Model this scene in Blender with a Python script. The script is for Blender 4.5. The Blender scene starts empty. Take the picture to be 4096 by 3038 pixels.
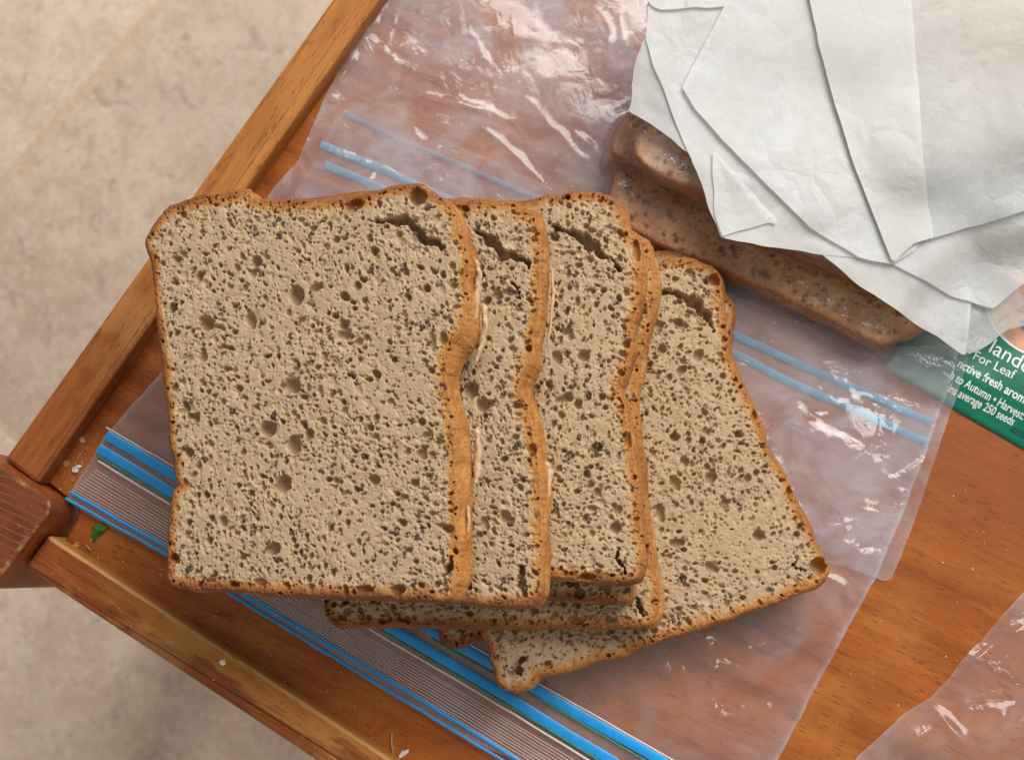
import bpy, math
import numpy as np
from mathutils import Matrix, Vector

# ------------------------------------------------------------------ camera, light, exposure
W_PX, H_PX, F_PX = 4096.0, 3038.0, 6642.0
DIST, TILT = 0.60, math.radians(6.7)
scn = bpy.context.scene
COL = scn.collection
cam_d = bpy.data.cameras.new("camera")
cam = bpy.data.objects.new("camera", cam_d)
COL.objects.link(cam)
cam.location = (0, -DIST * math.sin(TILT), DIST * math.cos(TILT))
cam.rotation_euler = (TILT, 0, 0)
cam_d.sensor_width = 36.0
cam_d.lens = F_PX / W_PX * 36.0
cam_d.clip_start, cam_d.clip_end = 0.01, 50
cam_d.dof.use_dof = True
cam_d.dof.focus_distance = 0.545
cam_d.dof.aperture_fstop = 18.0
scn.camera = cam

world = bpy.data.worlds.new("World")
scn.world = world
world.use_nodes = True
world.node_tree.nodes["Background"].inputs[0].default_value = (1.0, 0.975, 0.94, 1)
world.node_tree.nodes["Background"].inputs[1].default_value = 0.35

def area(name, loc, target, sx, sy, power, col):
    l = bpy.data.lights.new(name, 'AREA')
    l.shape = 'RECTANGLE'; l.size = sx; l.size_y = sy; l.energy = power; l.color = col
    o = bpy.data.objects.new(name, l); COL.objects.link(o)
    o.location = loc
    o.rotation_euler = (Vector(target) - Vector(loc)).to_track_quat('-Z', 'Y').to_euler()
    return o
area("window_light", (0.62, 0.93, 1.27), (0.0, 0.0, 0.0), 1.3, 1.0, 31.0, (1.0, 0.98, 0.95))

scn.view_settings.view_transform = 'Standard'
scn.view_settings.look = 'None'
scn.view_settings.exposure = 0.12
scn.view_settings.gamma = 1.0
scn.cycles.max_bounces = 10
scn.cycles.transparent_max_bounces = 24
scn.cycles.caustics_reflective = False
scn.cycles.caustics_refractive = False

MM = 0.001
CX = np.array([0, -DIST * math.sin(TILT), DIST * math.cos(TILT)])
_c, _s = math.cos(TILT), math.sin(TILT)

def ray(px, py):
    dx = (px - W_PX / 2) / F_PX
    dy = -(py - H_PX / 2) / F_PX
    return np.array([dx, dy * _c + _s, dy * _s - _c])

def P(px, py, z=0.0):
    """the point of the place at height z that the photograph shows at (px, py)"""
    d = ray(px, py)
    return CX + d * ((z - CX[2]) / d[2])

# ------------------------------------------------------------------ helpers
_TAB = np.random.default_rng(11).random((512, 512)).astype(np.float32) * 2 - 1

def vn(x, y, s=0):
    x = np.asarray(x, dtype=np.float64) + s * 37.17
    y = np.asarray(y, dtype=np.float64) + s * 71.31
    xi = np.floor(x).astype(np.int64); yi = np.floor(y).astype(np.int64)
    fx = x - xi; fy = y - yi
    fx = fx * fx * fx * (fx * (fx * 6 - 15) + 10); fy = fy * fy * fy * (fy * (fy * 6 - 15) + 10)
    a = _TAB[yi & 511, xi & 511]; b = _TAB[yi & 511, (xi + 1) & 511]
    c = _TAB[(yi + 1) & 511, xi & 511]; d = _TAB[(yi + 1) & 511, (xi + 1) & 511]
    return (a * (1 - fx) + b * fx) * (1 - fy) + (c * (1 - fx) + d * fx) * fy

def fbm(x, y, s=0, o=4):
    r = 0; a = 1.0; n = 0
    for k in range(o):
        r = r + a * vn(x * 2 ** k, y * 2 ** k, s + k * 3.3); n += a; a *= 0.5
    return r / n

def sstep(a, b, x):
    t = np.clip((x - a) / (b - a), 0, 1)
    return t * t * (3 - 2 * t)

def crumple(x, y, s, f):
    """sharp folds of film or paper: sum of creased (folded) waves"""
    r = 0
    rg = np.random.default_rng(int(s * 7 + 3))
    for k in range(5):
        a = rg.random() * math.pi
        u = x * math.cos(a) + y * math.sin(a); v = -x * math.sin(a) + y * math.cos(a)
        wv = vn(u * f * 1.6, v * f * 0.55, s + k * 5.1)
        r = r + (1 - 2.2 * np.abs(wv)) * (0.8 ** k)
    return r / 3.0

def mesh_np(name, verts, faces, smooth=True):
    """faces: an int array (n,3) or (n,4), or a list of such arrays"""
    me = bpy.data.meshes.new(name)
    fl = faces if isinstance(faces, list) else [faces]
    fl = [np.asarray(f, dtype=np.int32) for f in fl if len(f)]
    verts = np.asarray(verts, dtype=np.float32)
    me.vertices.add(len(verts)); me.vertices.foreach_set("co", verts.ravel())
    nl = sum(f.size for f in fl); nf = sum(len(f) for f in fl)
    me.loops.add(nl); me.polygons.add(nf)
    me.loops.foreach_set("vertex_index", np.concatenate([f.ravel() for f in fl]))
    st = []; o = 0
    for f in fl:
        st.append(o + np.arange(len(f)) * f.shape[1]); o += f.size
    me.polygons.foreach_set("loop_start", np.concatenate(st).astype(np.int32))
    me.update(calc_edges=True)
    me.validate()
    if smooth:
        me.polygons.foreach_set("use_smooth", np.ones(len(me.polygons), dtype=bool))
    me.update()
    return me

def obj(name, me, mat=None, parent=None, mw=None):
    o = bpy.data.objects.new(name, me); COL.objects.link(o)
    if mat is not None and me is not None:
        me.materials.clear(); me.materials.append(mat)
    if parent is not None: o.parent = parent
    if mw is not None: o.matrix_world = mw
    return o

def tag(o, label=None, cat=None, group=None, kind=None):
    if label: o['label'] = label
    if cat: o['category'] = cat
    if group: o['group'] = group
    if kind: o['kind'] = kind
    return o

def empty(name, mw=None):
    o = bpy.data.objects.new(name, None); COL.objects.link(o)
    o.empty_display_size = 0.01
    if mw is not None: o.matrix_world = mw
    return o

def set_attr(me, name, arr):
    a = me.attributes.new(name, 'FLOAT_COLOR', 'POINT')
    buf = np.ones((len(me.vertices), 4), dtype=np.float32); buf[:, :arr.shape[1]] = arr
    a.data.foreach_set("color", buf.ravel())

def catmull(pts, step):
    """closed smooth curve through pts, resampled evenly"""
    p = np.asarray(pts, dtype=float); n = len(p); out = []
    for i in range(n):
        p0, p1, p2, p3 = p[i - 1], p[i], p[(i + 1) % n], p[(i + 2) % n]
        for t in np.linspace(0, 1, 12, endpoint=False):
            out.append(0.5 * ((2 * p1) + (-p0 + p2) * t + (2 * p0 - 5 * p1 + 4 * p2 - p3) * t * t + (-p0 + 3 * p1 - 3 * p2 + p3) * t ** 3))
    return resample(np.array(out), step)

def resample(q, step, closed=True):
    q = np.asarray(q, dtype=float)
    if closed: q = np.vstack([q, q[:1]])
    L = np.r_[0, np.cumsum(np.linalg.norm(np.diff(q, axis=0), axis=1))]
    n = max(8, int(L[-1] / step))
    t = np.linspace(0, L[-1], n, endpoint=not closed)
    return np.c_[[np.interp(t, L, q[:, k]) for k in range(q.shape[1])]].T

def area2(p):
    return np.sum(p[:, 0] * np.roll(p[:, 1], -1) - np.roll(p[:, 0], -1) * p[:, 1])

class SDF:
    """signed distance to a closed outline (inside positive) on a raster"""
    def __init__(self, poly, res):
        self.p = poly; self.res = res
        lo = poly.min(0) - 6 * res; hi = poly.max(0) + 6 * res
        self.lo = lo
        nx, ny = np.ceil((hi - lo) / res).astype(int) + 1
        X, Y = np.meshgrid(lo[0] + np.arange(nx) * res, lo[1] + np.arange(ny) * res)
        d, _, _ = self.near(X.ravel(), Y.ravel())
        ins = self.inside(X.ravel(), Y.ravel())
        self.g = np.where(ins, d, -d).reshape(ny, nx)
        gy, gx = np.gradient(self.g, res)
        self.gx, self.gy = gx, gy
    def near(self, x, y, chunk=20000):
        a = self.p; b = np.roll(a, -1, axis=0); ab = b - a; l2 = (ab ** 2).sum(1) + 1e-18
        D = np.empty(len(x)); I = np.empty(len(x), int); T = np.empty(len(x))
        for i in range(0, len(x), chunk):
            px = x[i:i + chunk, None]; py = y[i:i + chunk, None]
            t = np.clip(((px - a[:, 0]) * ab[:, 0] + (py - a[:, 1]) * ab[:, 1]) / l2, 0, 1)
            dd = (px - a[:, 0] - t * ab[:, 0]) ** 2 + (py - a[:, 1] - t * ab[:, 1]) ** 2
            k = dd.argmin(1); r = np.arange(len(k))
            D[i:i + chunk] = np.sqrt(dd[r, k]); I[i:i + chunk] = k; T[i:i + chunk] = t[r, k]
        return D, I, T
    def inside(self, x, y):
        r = np.zeros(len(x), bool); a = self.p; b = np.roll(a, -1, axis=0)
        for (x0, y0), (x1, y1) in zip(a, b):
            if y0 == y1: continue
            c = (y0 > y) != (y1 > y)
            r ^= c & (x < (x1 - x0) * (y - y0) / (y1 - y0) + x0)
        return r
    def _s(self, G, x, y):
        fx = (x - self.lo[0]) / self.res; fy = (y - self.lo[1]) / self.res
        ny, nx = G.shape
        fx = np.clip(fx, 0, nx - 1.001); fy = np.clip(fy, 0, ny - 1.001)
        i = fx.astype(int); j = fy.astype(int); u = fx - i; v = fy - j
        return (G[j, i] * (1 - u) + G[j, i + 1] * u) * (1 - v) + (G[j + 1, i] * (1 - u) + G[j + 1, i + 1] * u) * v
    def __call__(self, x, y): return self._s(self.g, x, y)
    def grad(self, x, y): return self._s(self.gx, x, y), self._s(self.gy, x, y)

def clip_grid(sdf, xs, ys):
    """grid cut to the outline; rim vertices moved onto it. Returns xy, quads, rim loop (ccw) or None"""
    nx, ny = len(xs), len(ys)
    X, Y = np.meshgrid(xs, ys)
    hx = np.gradient(xs); hy = np.gradient(ys)
    Hm = np.minimum(*np.meshgrid(hx, hy))
    ins = sdf(X, Y) > 0.3 * Hm
    q = ins[:-1, :-1] & ins[:-1, 1:] & ins[1:, :-1] & ins[1:, 1:]
    idx = np.arange(nx * ny).reshape(ny, nx)
    jj, ii = np.nonzero(q)
    F = np.c_[idx[jj, ii], idx[jj, ii + 1], idx[jj + 1, ii + 1], idx[jj + 1, ii]]
    E = np.concatenate([F[:, [0, 1]], F[:, [1, 2]], F[:, [2, 3]], F[:, [3, 0]]])
    key = E.min(1).astype(np.int64) * (nx * ny) + E.max(1)
    u, inv, cnt = np.unique(key, return_inverse=True, return_counts=True)
    B = E[cnt[inv] == 1]
    nxt = {}
    for a, b in B.tolist(): nxt.setdefault(a, []).append(b)
    best = []
    while nxt:
        s0 = next(iter(nxt)); loop = [s0]; cur = s0
        while cur in nxt:
            n = nxt[cur].pop()
            if not nxt[cur]: del nxt[cur]
            if n == s0: break
            loop.append(n); cur = n
        if len(loop) > len(best): best = loop
    used = np.unique(F); rem = -np.ones(nx * ny, int); rem[used] = np.arange(len(used))
    xy = np.c_[X.ravel()[used], Y.ravel()[used]]
    F = rem[F]; loop = rem[np.array(best)]
    # rim onto the outline, kept in order along it
    d, I, T = sdf.near(xy[loop, 0], xy[loop, 1])
    pol = sdf.p; n = len(pol)
    s = I + T
    ds = np.diff(np.r_[s, s[0]]); ds = (ds + n / 2) % n - n / 2
    su = s[0] + np.r_[0, np.cumsum(ds[:-1])]
    if ds.sum() > 0: su = np.maximum.accumulate(su)
    else: su = np.minimum.accumulate(su)
    k = np.array([0.25, 0.5, 0.25])
    ext = np.r_[su[-2:] - math.copysign(n, ds.sum()), su, su[:2] + math.copysign(n, ds.sum())]
    su = np.convolve(ext, k, 'same')[2:-2]
    i0 = np.floor(su).astype(int); f = (su - i0)[:, None]
    xy[loop] = pol[i0 % n] * (1 - f) + pol[(i0 + 1) % n] * f
    return xy, F, loop

def axis(lo, hi, dense, hd, hc):
    """grid lines from lo to hi: step hd inside the dense ranges, growing to hc outside"""
    out = [lo]
    while out[-1] < hi:
        x = out[-1]
        dist = min([0 if a <= x <= b else min(abs(x - a), abs(x - b)) for a, b in dense]) if dense else 1e9
        out.append(x + min(hc, hd + dist * 0.25))
    return np.array(out)

# ------------------------------------------------------------------ materials
def new_mat(name):
    m = bpy.data.materials.new(name); m.use_nodes = True
    nt = m.node_tree; nt.nodes.clear()
    return m, nt, nt.nodes, nt.links

class NB:
    def __init__(s, name): s.m, s.nt, s.n, s.l = new_mat(name)
    def node(s, t, **k):
        n = s.n.new(t)
        for a, b in k.items(): setattr(n, a, b)
        return n
    def set(s, sock, v):
        if isinstance(v, bpy.types.NodeSocket): s.l.new(v, sock)
        elif isinstance(v, tuple) and len(v) == 3 and sock.type == 'RGBA': sock.default_value = (*v, 1)
        else: sock.default_value = v
    def math(s, op, a, b=None, c=None, clamp=False):
        n = s.node('ShaderNodeMath', operation=op); n.use_clamp = clamp
        s.set(n.inputs[0], a)
        if b is not None: s.set(n.inputs[1], b)
        if c is not None: s.set(n.inputs[2], c)
        return n.outputs[0]
    def mix(s, f, a, b, mode='MIX'):
        n = s.node('ShaderNodeMix', data_type='RGBA', blend_type=mode)
        s.set(n.inputs[0], f); s.set(n.inputs[6], a); s.set(n.inputs[7], b)
        return n.outputs[2]
    def coords(s, scale=(1, 1, 1), rot=(0, 0, 0), loc=(0, 0, 0)):
        tc = s.node('ShaderNodeTexCoord'); mp = s.node('ShaderNodeMapping')
        s.l.new(tc.outputs['Object'], mp.inputs[0])
        mp.inputs['Scale'].default_value = scale; mp.inputs['Rotation'].default_value = rot; mp.inputs['Location'].default_value = loc
        return mp.outputs[0]
    def noise(s, vec, scale, detail=3, rough=0.5, dist=0.0, out=0):
        n = s.node('ShaderNodeTexNoise')
        s.set(n.inputs['Vector'], vec); n.inputs['Scale'].default_value = scale
        n.inputs['Detail'].default_value = detail; n.inputs['Roughness'].default_value = rough; n.inputs['Distortion'].default_value = dist
        return n.outputs[out]
    def rng(s, v, a, b, c=0.0, d=1.0, smooth=True):
        n = s.node('ShaderNodeMapRange'); n.clamp = True
        if smooth: n.interpolation_type = 'SMOOTHSTEP'
        s.set(n.inputs[0], v)
        for i, x in enumerate((a, b, c, d)): s.set(n.inputs[i + 1], x)
        return n.outputs[0]
    def bump(s, h, strength, dist, normal=None):
        n = s.node('ShaderNodeBump'); n.inputs['Strength'].default_value = strength; n.inputs['Distance'].default_value = dist
        s.set(n.inputs['Height'], h)
        if normal is not None: s.set(n.inputs['Normal'], normal)
        return n.outputs[0]
    def principled(s, col, rough=0.5, spec=0.5, normal=None, **k):
        n = s.node('ShaderNodeBsdfPrincipled')
        s.set(n.inputs['Base Color'], col); s.set(n.inputs['Roughness'], rough); s.set(n.inputs['Specular IOR Level'], spec)
        if normal is not None: s.set(n.inputs['Normal'], normal)
        for a, b in k.items(): s.set(n.inputs[a], b)
        return n.outputs[0]
    def out(s, sh):
        o = s.node('ShaderNodeOutputMaterial'); s.l.new(sh, o.inputs[0]); return s.m

def mat_bread():
    b = NB("bread")
    at = b.node('ShaderNodeAttribute', attribute_name="bm")
    sep = b.node('ShaderNodeSeparateColor'); b.l.new(at.outputs['Color'], sep.inputs[0])
    R, G, B = sep.outputs
    v = b.coords()
    n1 = b.noise(v, 260, 4, 0.6)
    n2 = b.noise(v, 1500, 3, 0.6)
    n3 = b.noise(v, 45, 2, 0.5)
    crumb = b.mix(b.rng(n1, 0.3, 0.7), (0.560, 0.400, 0.245), (0.455, 0.310, 0.180))
    crumb = b.mix(b.rng(n3, 0.35, 0.7, 0, 0.35), crumb, (0.46, 0.325, 0.190))
    crumb = b.mix(b.rng(n2, 0.55, 0.8, 0, 0.30), crumb, (0.66, 0.50, 0.32))
    Rn = b.math('ADD', R, b.math('MULTIPLY', b.math('SUBTRACT', n1, 0.5), 0.9), clamp=True)
    Rn = b.math('MULTIPLY', Rn, b.rng(R, 0.0, 0.12))
    gold = b.mix(B, (0.56, 0.285, 0.075), (0.43, 0.185, 0.048))
    deep = b.mix(B, (0.47, 0.180, 0.034), (0.19, 0.054, 0.013))
    deep = b.mix(b.math('MULTIPLY', b.rng(b.noise(v, 420, 3, 0.6), 0.52, 0.66), b.rng(B, 0.6, 0.0, 0.15, 0.75)), deep, (0.30, 0.095, 0.022))
    gold = b.mix(b.rng(b.noise(b.coords(loc=(1, 2, 3)), 330, 3, 0.6), 0.50, 0.70, 0, 0.6), gold, (0.44, 0.185, 0.045))
    c = b.mix(b.rng(Rn, 0.05, 0.45), crumb, gold)
    c = b.mix(b.rng(Rn, 0.42, 0.85), c, deep)
    n4 = b.noise(b.coords(loc=(2, 5, 1)), 1900, 3, 0.7)
    spk = b.math('MULTIPLY', b.rng(n4, 0.53, 0.68), b.rng(R, 0.30, 0.6, 0, 0.65))
    c = b.mix(spk, c, b.mix(B, (0.72, 0.44, 0.18), (0.42, 0.19, 0.06)))
    spd = b.math('MULTIPLY', b.rng(n4, 0.48, 0.36), b.rng(R, 0.30, 0.6, 0, 0.6))
    c = b.mix(spd, c, b.mix(B, (0.38, 0.14, 0.03), (0.13, 0.04, 0.012)))
    c = b.mix(b.math('MULTIPLY', G, b.rng(n1, 0.25, 0.6, 0.35, 0.95)), c, (0.15, 0.115, 0.085))
    h = b.math('ADD', b.noise(v, 2600, 4, 0.65), b.math('MULTIPLY', b.noise(v, 900, 2), 0.8))
    nrm = b.bump(h, 0.35, 0.00022)
    sss = b.rng(R, 0.35, 0.0, 0.0, 0.38)
    return b.out(b.principled(c, b.rng(n2, 0.3, 0.7, 0.42, 0.8), 0.4, nrm, **{'Subsurface Weight': sss, 'Subsurface Radius': (1.0, 0.65, 0.40), 'Subsurface Scale': 0.0008}))

def mat_wood(name, hue=0, worn=0.0, flecks=1.0, stain='end'):
    """beech: grain along local X"""
    b = NB(name)
    g = b.coords((9, 120, 120))
    n1 = b.noise(g, 1.0, 5, 0.6, 0.6)
    g2 = b.coords((38, 420, 300))
    n2 = b.noise(g2, 1.0, 4, 0.65, 0.3)
    v = b.coords()
    blot = b.noise(v, 26, 4, 0.6)
    blot2 = b.noise(b.coords((22, 60, 60)), 1.0, 5, 0.62, 0.4)
    if hue == 0:      # tray panel, warm red-orange
        a, c2, dk = (0.43, 0.122, 0.017), (0.28, 0.064, 0.0085), (0.085, 0.018, 0.005)
    elif hue == 1:    # light rail
        a, c2, dk = (0.50, 0.200, 0.042), (0.35, 0.108, 0.018), (0.10, 0.026, 0.007)
    else:             # dark post
        a, c2, dk = (0.33, 0.105, 0.026), (0.20, 0.052, 0.014), (0.07, 0.018, 0.007)
    col = b.mix(b.rng(n1, 0.33, 0.68), a, c2)
    col = b.mix(b.rng(n2, 0.5, 0.75, 0, 0.45), col, dk)
    if worn:
        sx = b.node('ShaderNodeSeparateXYZ'); b.l.new(v, sx.inputs[0])
        nz = b.math('MULTIPLY', b.math('SUBTRACT', b.noise(b.coords((30, 110, 60)), 1.0, 4, 0.6, 0.5), 0.5), 0.034)
        if stain == 'near':      # the outer half of the near rail is worn and stained darker
            t = b.math('MAXIMUM', b.rng(b.math('ADD', sx.outputs[1], nz), -0.0055, -0.0080), b.rng(b.math('ADD', sx.outputs[0], b.math('MULTIPLY', nz, 2.0)), 0.050, 0.020))
        else:                    # the pale rail is grubby towards the corner post
            t = b.math('MULTIPLY', b.rng(b.math('ADD', sx.outputs[0], b.math('MULTIPLY', nz, 2.0)), 0.085, 0.045), 0.75)
        worn_c = b.mix(b.rng(n2, 0.35, 0.65), (0.31, 0.076, 0.016), (0.185, 0.042, 0.010))
        col = b.mix(b.math('MULTIPLY', t, 0.9), col, worn_c)
        col = b.mix(b.rng(blot, 0.55, 0.66, 0, 0.45), col, (0.53, 0.245, 0.075))
        col = b.mix(b.rng(blot2, 0.55, 0.62, 0, 0.45 * worn), col, (0.22, 0.070, 0.020))
    else:
        col = b.mix(b.rng(blot, 0.42, 0.72, 0, 0.5), col, (0.51, 0.190, 0.034))
        col = b.mix(b.rng(blot2, 0.52, 0.70, 0, 0.65), col, (0.21, 0.052, 0.010))
        hw = P(4200, 1900, 0); ah = math.radians(25)
        vd = b.node('ShaderNodeVectorMath', operation='DISTANCE'); b.l.new(b.coords((0.45, 1, 0)), vd.inputs[0])
        vd.inputs[1].default_value = (0.45 * (hw[0] * math.cos(ah) - hw[1] * math.sin(ah)), hw[0] * math.sin(ah) + hw[1] * math.cos(ah), 0)
        dd = b.math('ADD', vd.outputs['Value'], b.math('MULTIPLY', b.math('SUBTRACT', n1, 0.5), 0.05))
        col = b.mix(b.rng(dd, 0.050, 0.020, 0, 0.75 if name == 'panel_beech' else 0.0), col, b.mix(n2, (0.34, 0.085, 0.018), (0.19, 0.042, 0.010)))
    if worn and stain == 'near': col = b.mix(b.rng(b.math('ADD', sx.outputs[1], b.math('MULTIPLY', nz, 0.06)), -0.0017, -0.0011, 0, 0.8), col, (0.60, 0.30, 0.085))
    # short dark pores of the beech
    wob = b.node('ShaderNodeVectorMath', operation='ADD'); b.l.new(b.coords((165, 1500, 900)), wob.inputs[0]); b.l.new(b.noise(v, 90, 2, 0.5, 0, 1), wob.inputs[1])
    fv = wob.outputs[0]
    vor = b.node('ShaderNodeTexVoronoi', feature='F1'); b.set(vor.inputs['Vector'], fv); vor.inputs['Scale'].default_value = 1.0
    vor.inputs['Randomness'].default_value = 1.0
    sc = b.node('ShaderNodeSeparateColor'); b.l.new(vor.outputs['Color'], sc.inputs[0])
    dash = b.math('MULTIPLY', b.rng(vor.outputs['Distance'], 0.10, b.rng(sc.outputs[1], 0, 1, 0.20, 0.40), 1, 0), b.rng(sc.outputs[0], 0.22, 0.30))
    dash = b.math('MULTIPLY', dash, b.rng(b.noise(v, 60, 2), 0.32, 0.52, 0.25, 1))
    col = b.mix(b.math('MULTIPLY', dash, 0.88 * flecks), col, dk)
    hgt = b.math('ADD', b.math('MULTIPLY', n2, 0.5), b.math('MULTIPLY', dash, -0.8))
    nrm = b.bump(hgt, 0.25, 0.0002)
    rough = b.rng(blot, 0.3, 0.7, 0.36, 0.55)
    return b.out(b.principled(col, rough, 0.25, nrm))

def mat_endgrain():
    b = NB("end_grain")
    v = b.coords()
    w = b.node('ShaderNodeTexWave', wave_type='BANDS', bands_direction='Y')
    b.set(w.inputs['Vector'], b.coords(rot=(0, 0, 0.38))); w.inputs['Scale'].default_value = 120; w.inputs['Distortion'].default_value = 3.5
    w.inputs['Detail'].default_value = 2; w.inputs['Detail Scale'].default_value = 0.6
    n = b.noise(v, 120, 5, 0.7)
    n2 = b.noise(v, 900, 3, 0.7)
    col = b.mix(b.rng(n, 0.3, 0.7), (0.215, 0.058, 0.017), (0.12, 0.031, 0.010))
    col = b.mix(b.math('MULTIPLY', b.rng(w.outputs[0], 0.90, 0.99, 0, 0.55), b.rng(n, 0.35, 0.6)), col, (0.36, 0.13, 0.045))
    col = b.mix(b.rng(n2, 0.58, 0.75, 0, 0.7), col, (0.05, 0.015, 0.009))
    col = b.mix(b.rng(b.noise(b.coords((1, 1, 1), (0, 0, 0.6)), 45, 5, 0.7), 0.58, 0.72, 0, 0.55), col, (0.38, 0.20, 0.125))
    at = b.node('ShaderNodeAttribute', attribute_name="rim")
    col = b.mix(b.math('MULTIPLY', at.outputs['Fac'], b.rng(b.noise(v, 210, 4, 0.65), 0.46, 0.60, 0.05, 0.9)), col, (0.48, 0.24, 0.09))
    return b.out(b.principled(col, 0.55, 0.22, b.bump(n2, 0.4, 0.0004)))

def mat_film(name, tint=(0.86, 0.83, 0.87), haze=1.0, rough=0.10):
    b = NB(name)
    at0 = b.node('ShaderNodeAttribute', attribute_name="hz")
    at = b.node('ShaderNodeSeparateColor'); b.l.new(at0.outputs['Color'], at.inputs[0])
    v = b.coords()
    n = b.noise(v, 42, 5, 0.62, 0.8)
    n2 = b.noise(v, 420, 3, 0.6)
    cr = b.noise(b.coords(loc=(3, 1, 2)), 95, 4, 0.6, 1.5)
    st_ = b.noise(b.coords((50, 110, 40), (0, 0, 0.9)), 1.0, 5, 0.7, 0.8)
    h = b.math('MULTIPLY', at.outputs[0], b.math('MULTIPLY', b.rng(n, 0.30, 0.70, 0.45, 1.55), b.rng(st_, 0.35, 0.68, 0.85, 1.25)))
    h = b.math('MULTIPLY', h, haze * 0.46, clamp=True)
    vf = b.node('ShaderNodeVectorMath', operation='ADD'); b.l.new(b.coords((55, 55, 1)), vf.inputs[0]); b.l.new(b.noise(v, 50, 3, 0.6, 0, 1), vf.inputs[1])
    fc = b.node('ShaderNodeTexVoronoi', feature='DISTANCE_TO_EDGE'); b.l.new(vf.outputs[0], fc.inputs['Vector']); fc.inputs['Scale'].default_value = 1.0
    fold = b.math('MULTIPLY', b.rng(fc.outputs['Distance'], 0.0, 0.20, 0, 1, False), b.rng(b.noise(b.coords(loc=(1, 7, 0)), 22, 3, 0.5), 0.45, 0.64, 0.0, 1.0))
    fold = b.math('MULTIPLY', fold, at.outputs[1])
    nrm0 = b.bump(fold, 0.40, 0.0014)
    nrm = b.bump(b.math('ADD', b.math('MULTIPLY', cr, 1.0), b.math('MULTIPLY', n2, 0.12)), 0.22, 0.0014, nrm0)
    tr = b.node('ShaderNodeBsdfTransparent'); tr.inputs[0].default_value = (0.985, 0.98, 0.985, 1)
    df = b.node('ShaderNodeBsdfDiffuse'); df.inputs[0].default_value = (*tint, 1)
    tl = b.node('ShaderNodeBsdfTranslucent'); tl.inputs[0].default_value = (*tint, 1)
    m0 = b.node('ShaderNodeMixShader'); m0.inputs[0].default_value = 0.25; b.l.new(df.outputs[0], m0.inputs[1]); b.l.new(tl.outputs[0], m0.inputs[2])
    m1 = b.node('ShaderNodeMixShader'); b.l.new(h, m1.inputs[0]); b.l.new(tr.outputs[0], m1.inputs[1]); b.l.new(m0.outputs[0], m1.inputs[2])
    gl = b.node('ShaderNodeBsdfGlossy'); gl.inputs[0].default_value = (1, 1, 1, 1); gl.inputs['Roughness'].default_value = rough
    b.l.new(nrm, gl.inputs['Normal'])
    lw = b.node('ShaderNodeLayerWeight'); b.l.new(nrm, lw.inputs['Normal'])
    fr = b.math('ADD', b.math('MULTIPLY', b.math('POWER', lw.outputs['Facing'], 4.5), 0.80), 0.042, clamp=True)
    m2 = b.node('ShaderNodeMixShader'); b.l.new(fr, m2.inputs[0])
    b.l.new(m1.outputs[0], m2.inputs[1]); b.l.new(gl.outputs[0], m2.inputs[2])
    return b.out(m2.outputs[0])

def mat_paper(name, col=(0.86, 0.865, 0.85), thin=0.0):
    b = NB(name)
    v = b.coords()
    n = b.noise(v, 150, 5, 0.65, 0.5)
    n2 = b.noise(v, 1100, 4, 0.7)
    n3 = b.noise(v, 30, 3, 0.5)
    c = b.mix(b.rng(n, 0.3, 0.7, 0, 0.5), col, tuple(x * 0.90 for x in col))
    c = b.mix(b.rng(n2, 0.5, 0.8, 0, 0.35), c, (0.90, 0.90, 0.89))
    c = b.mix(b.rng(n3, 0.4, 0.7, 0, 0.5), c, (0.80, 0.79, 0.745))
    cr = b.node('ShaderNodeTexVoronoi', feature='DISTANCE_TO_EDGE'); b.set(cr.inputs['Vector'], b.coords(loc=(0.3, 0.2, 0)))
    cr.inputs['Scale'].default_value = 95
    crm = b.math('MULTIPLY', b.rng(cr.outputs['Distance'], 0.0, 0.03, 1, 0), b.rng(n, 0.5, 0.68))
    c = b.mix(b.math('MULTIPLY', crm, 0.5), c, (0.93, 0.93, 0.93))
    vf = b.node('ShaderNodeVectorMath', operation='ADD'); b.l.new(b.coords((70, 70, 1)), vf.inputs[0]); b.l.new(b.noise(v, 60, 3, 0.6, 0, 1), vf.inputs[1])
    fc = b.node('ShaderNodeTexVoronoi', feature='DISTANCE_TO_EDGE'); b.l.new(vf.outputs[0], fc.inputs['Vector']); fc.inputs['Scale'].default_value = 1.0
    fold = b.math('MULTIPLY', b.rng(fc.outputs['Distance'], 0.0, 0.25, 0, 1, False), b.rng(b.noise(b.coords(loc=(1, 7, 0)), 24, 3, 0.5), 0.42, 0.62, 0.05, 0.9))
    nrm0 = b.bump(fold, 0.35, 0.0012)
    nrm = b.bump(b.math('ADD', b.math('ADD', b.math('MULTIPLY', n, 1.0), b.math('MULTIPLY', n2, 0.25)), b.math('MULTIPLY', crm, 0.3)), 0.20, 0.0014, nrm0)
    pr = b.principled(c, 0.48, 0.3, nrm)
    tl = b.node('ShaderNodeBsdfTranslucent'); b.set(tl.inputs[0], c)
    m = b.node('ShaderNodeMixShader'); m.inputs[0].default_value = 0.30; b.l.new(pr, m.inputs[1]); b.l.new(tl.outputs[0], m.inputs[2])
    tr = b.node('ShaderNodeBsdfTransparent')
    m2 = b.node('ShaderNodeMixShader'); b.set(m2.inputs[0], b.rng(n, 0.3, 0.7, thin * 0.6, thin * 1.3))
    b.l.new(m.outputs[0], m2.inputs[1]); b.l.new(tr.outputs[0], m2.inputs[2])
    return b.out(m2.outputs[0])

def mat_plain(name, col, rough=0.5, spec=0.4, var=0.12, scale=300, bump=0.1):
    b = NB(name)
    v = b.coords(); n = b.noise(v, scale, 4, 0.6)
    c = b.mix(b.rng(n, 0.3, 0.7), tuple(x * (1 + var) for x in col), tuple(x * (1 - var) for x in col))
    return b.out(b.principled(c, rough, spec, b.bump(n, bump, 0.0003)))

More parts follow.
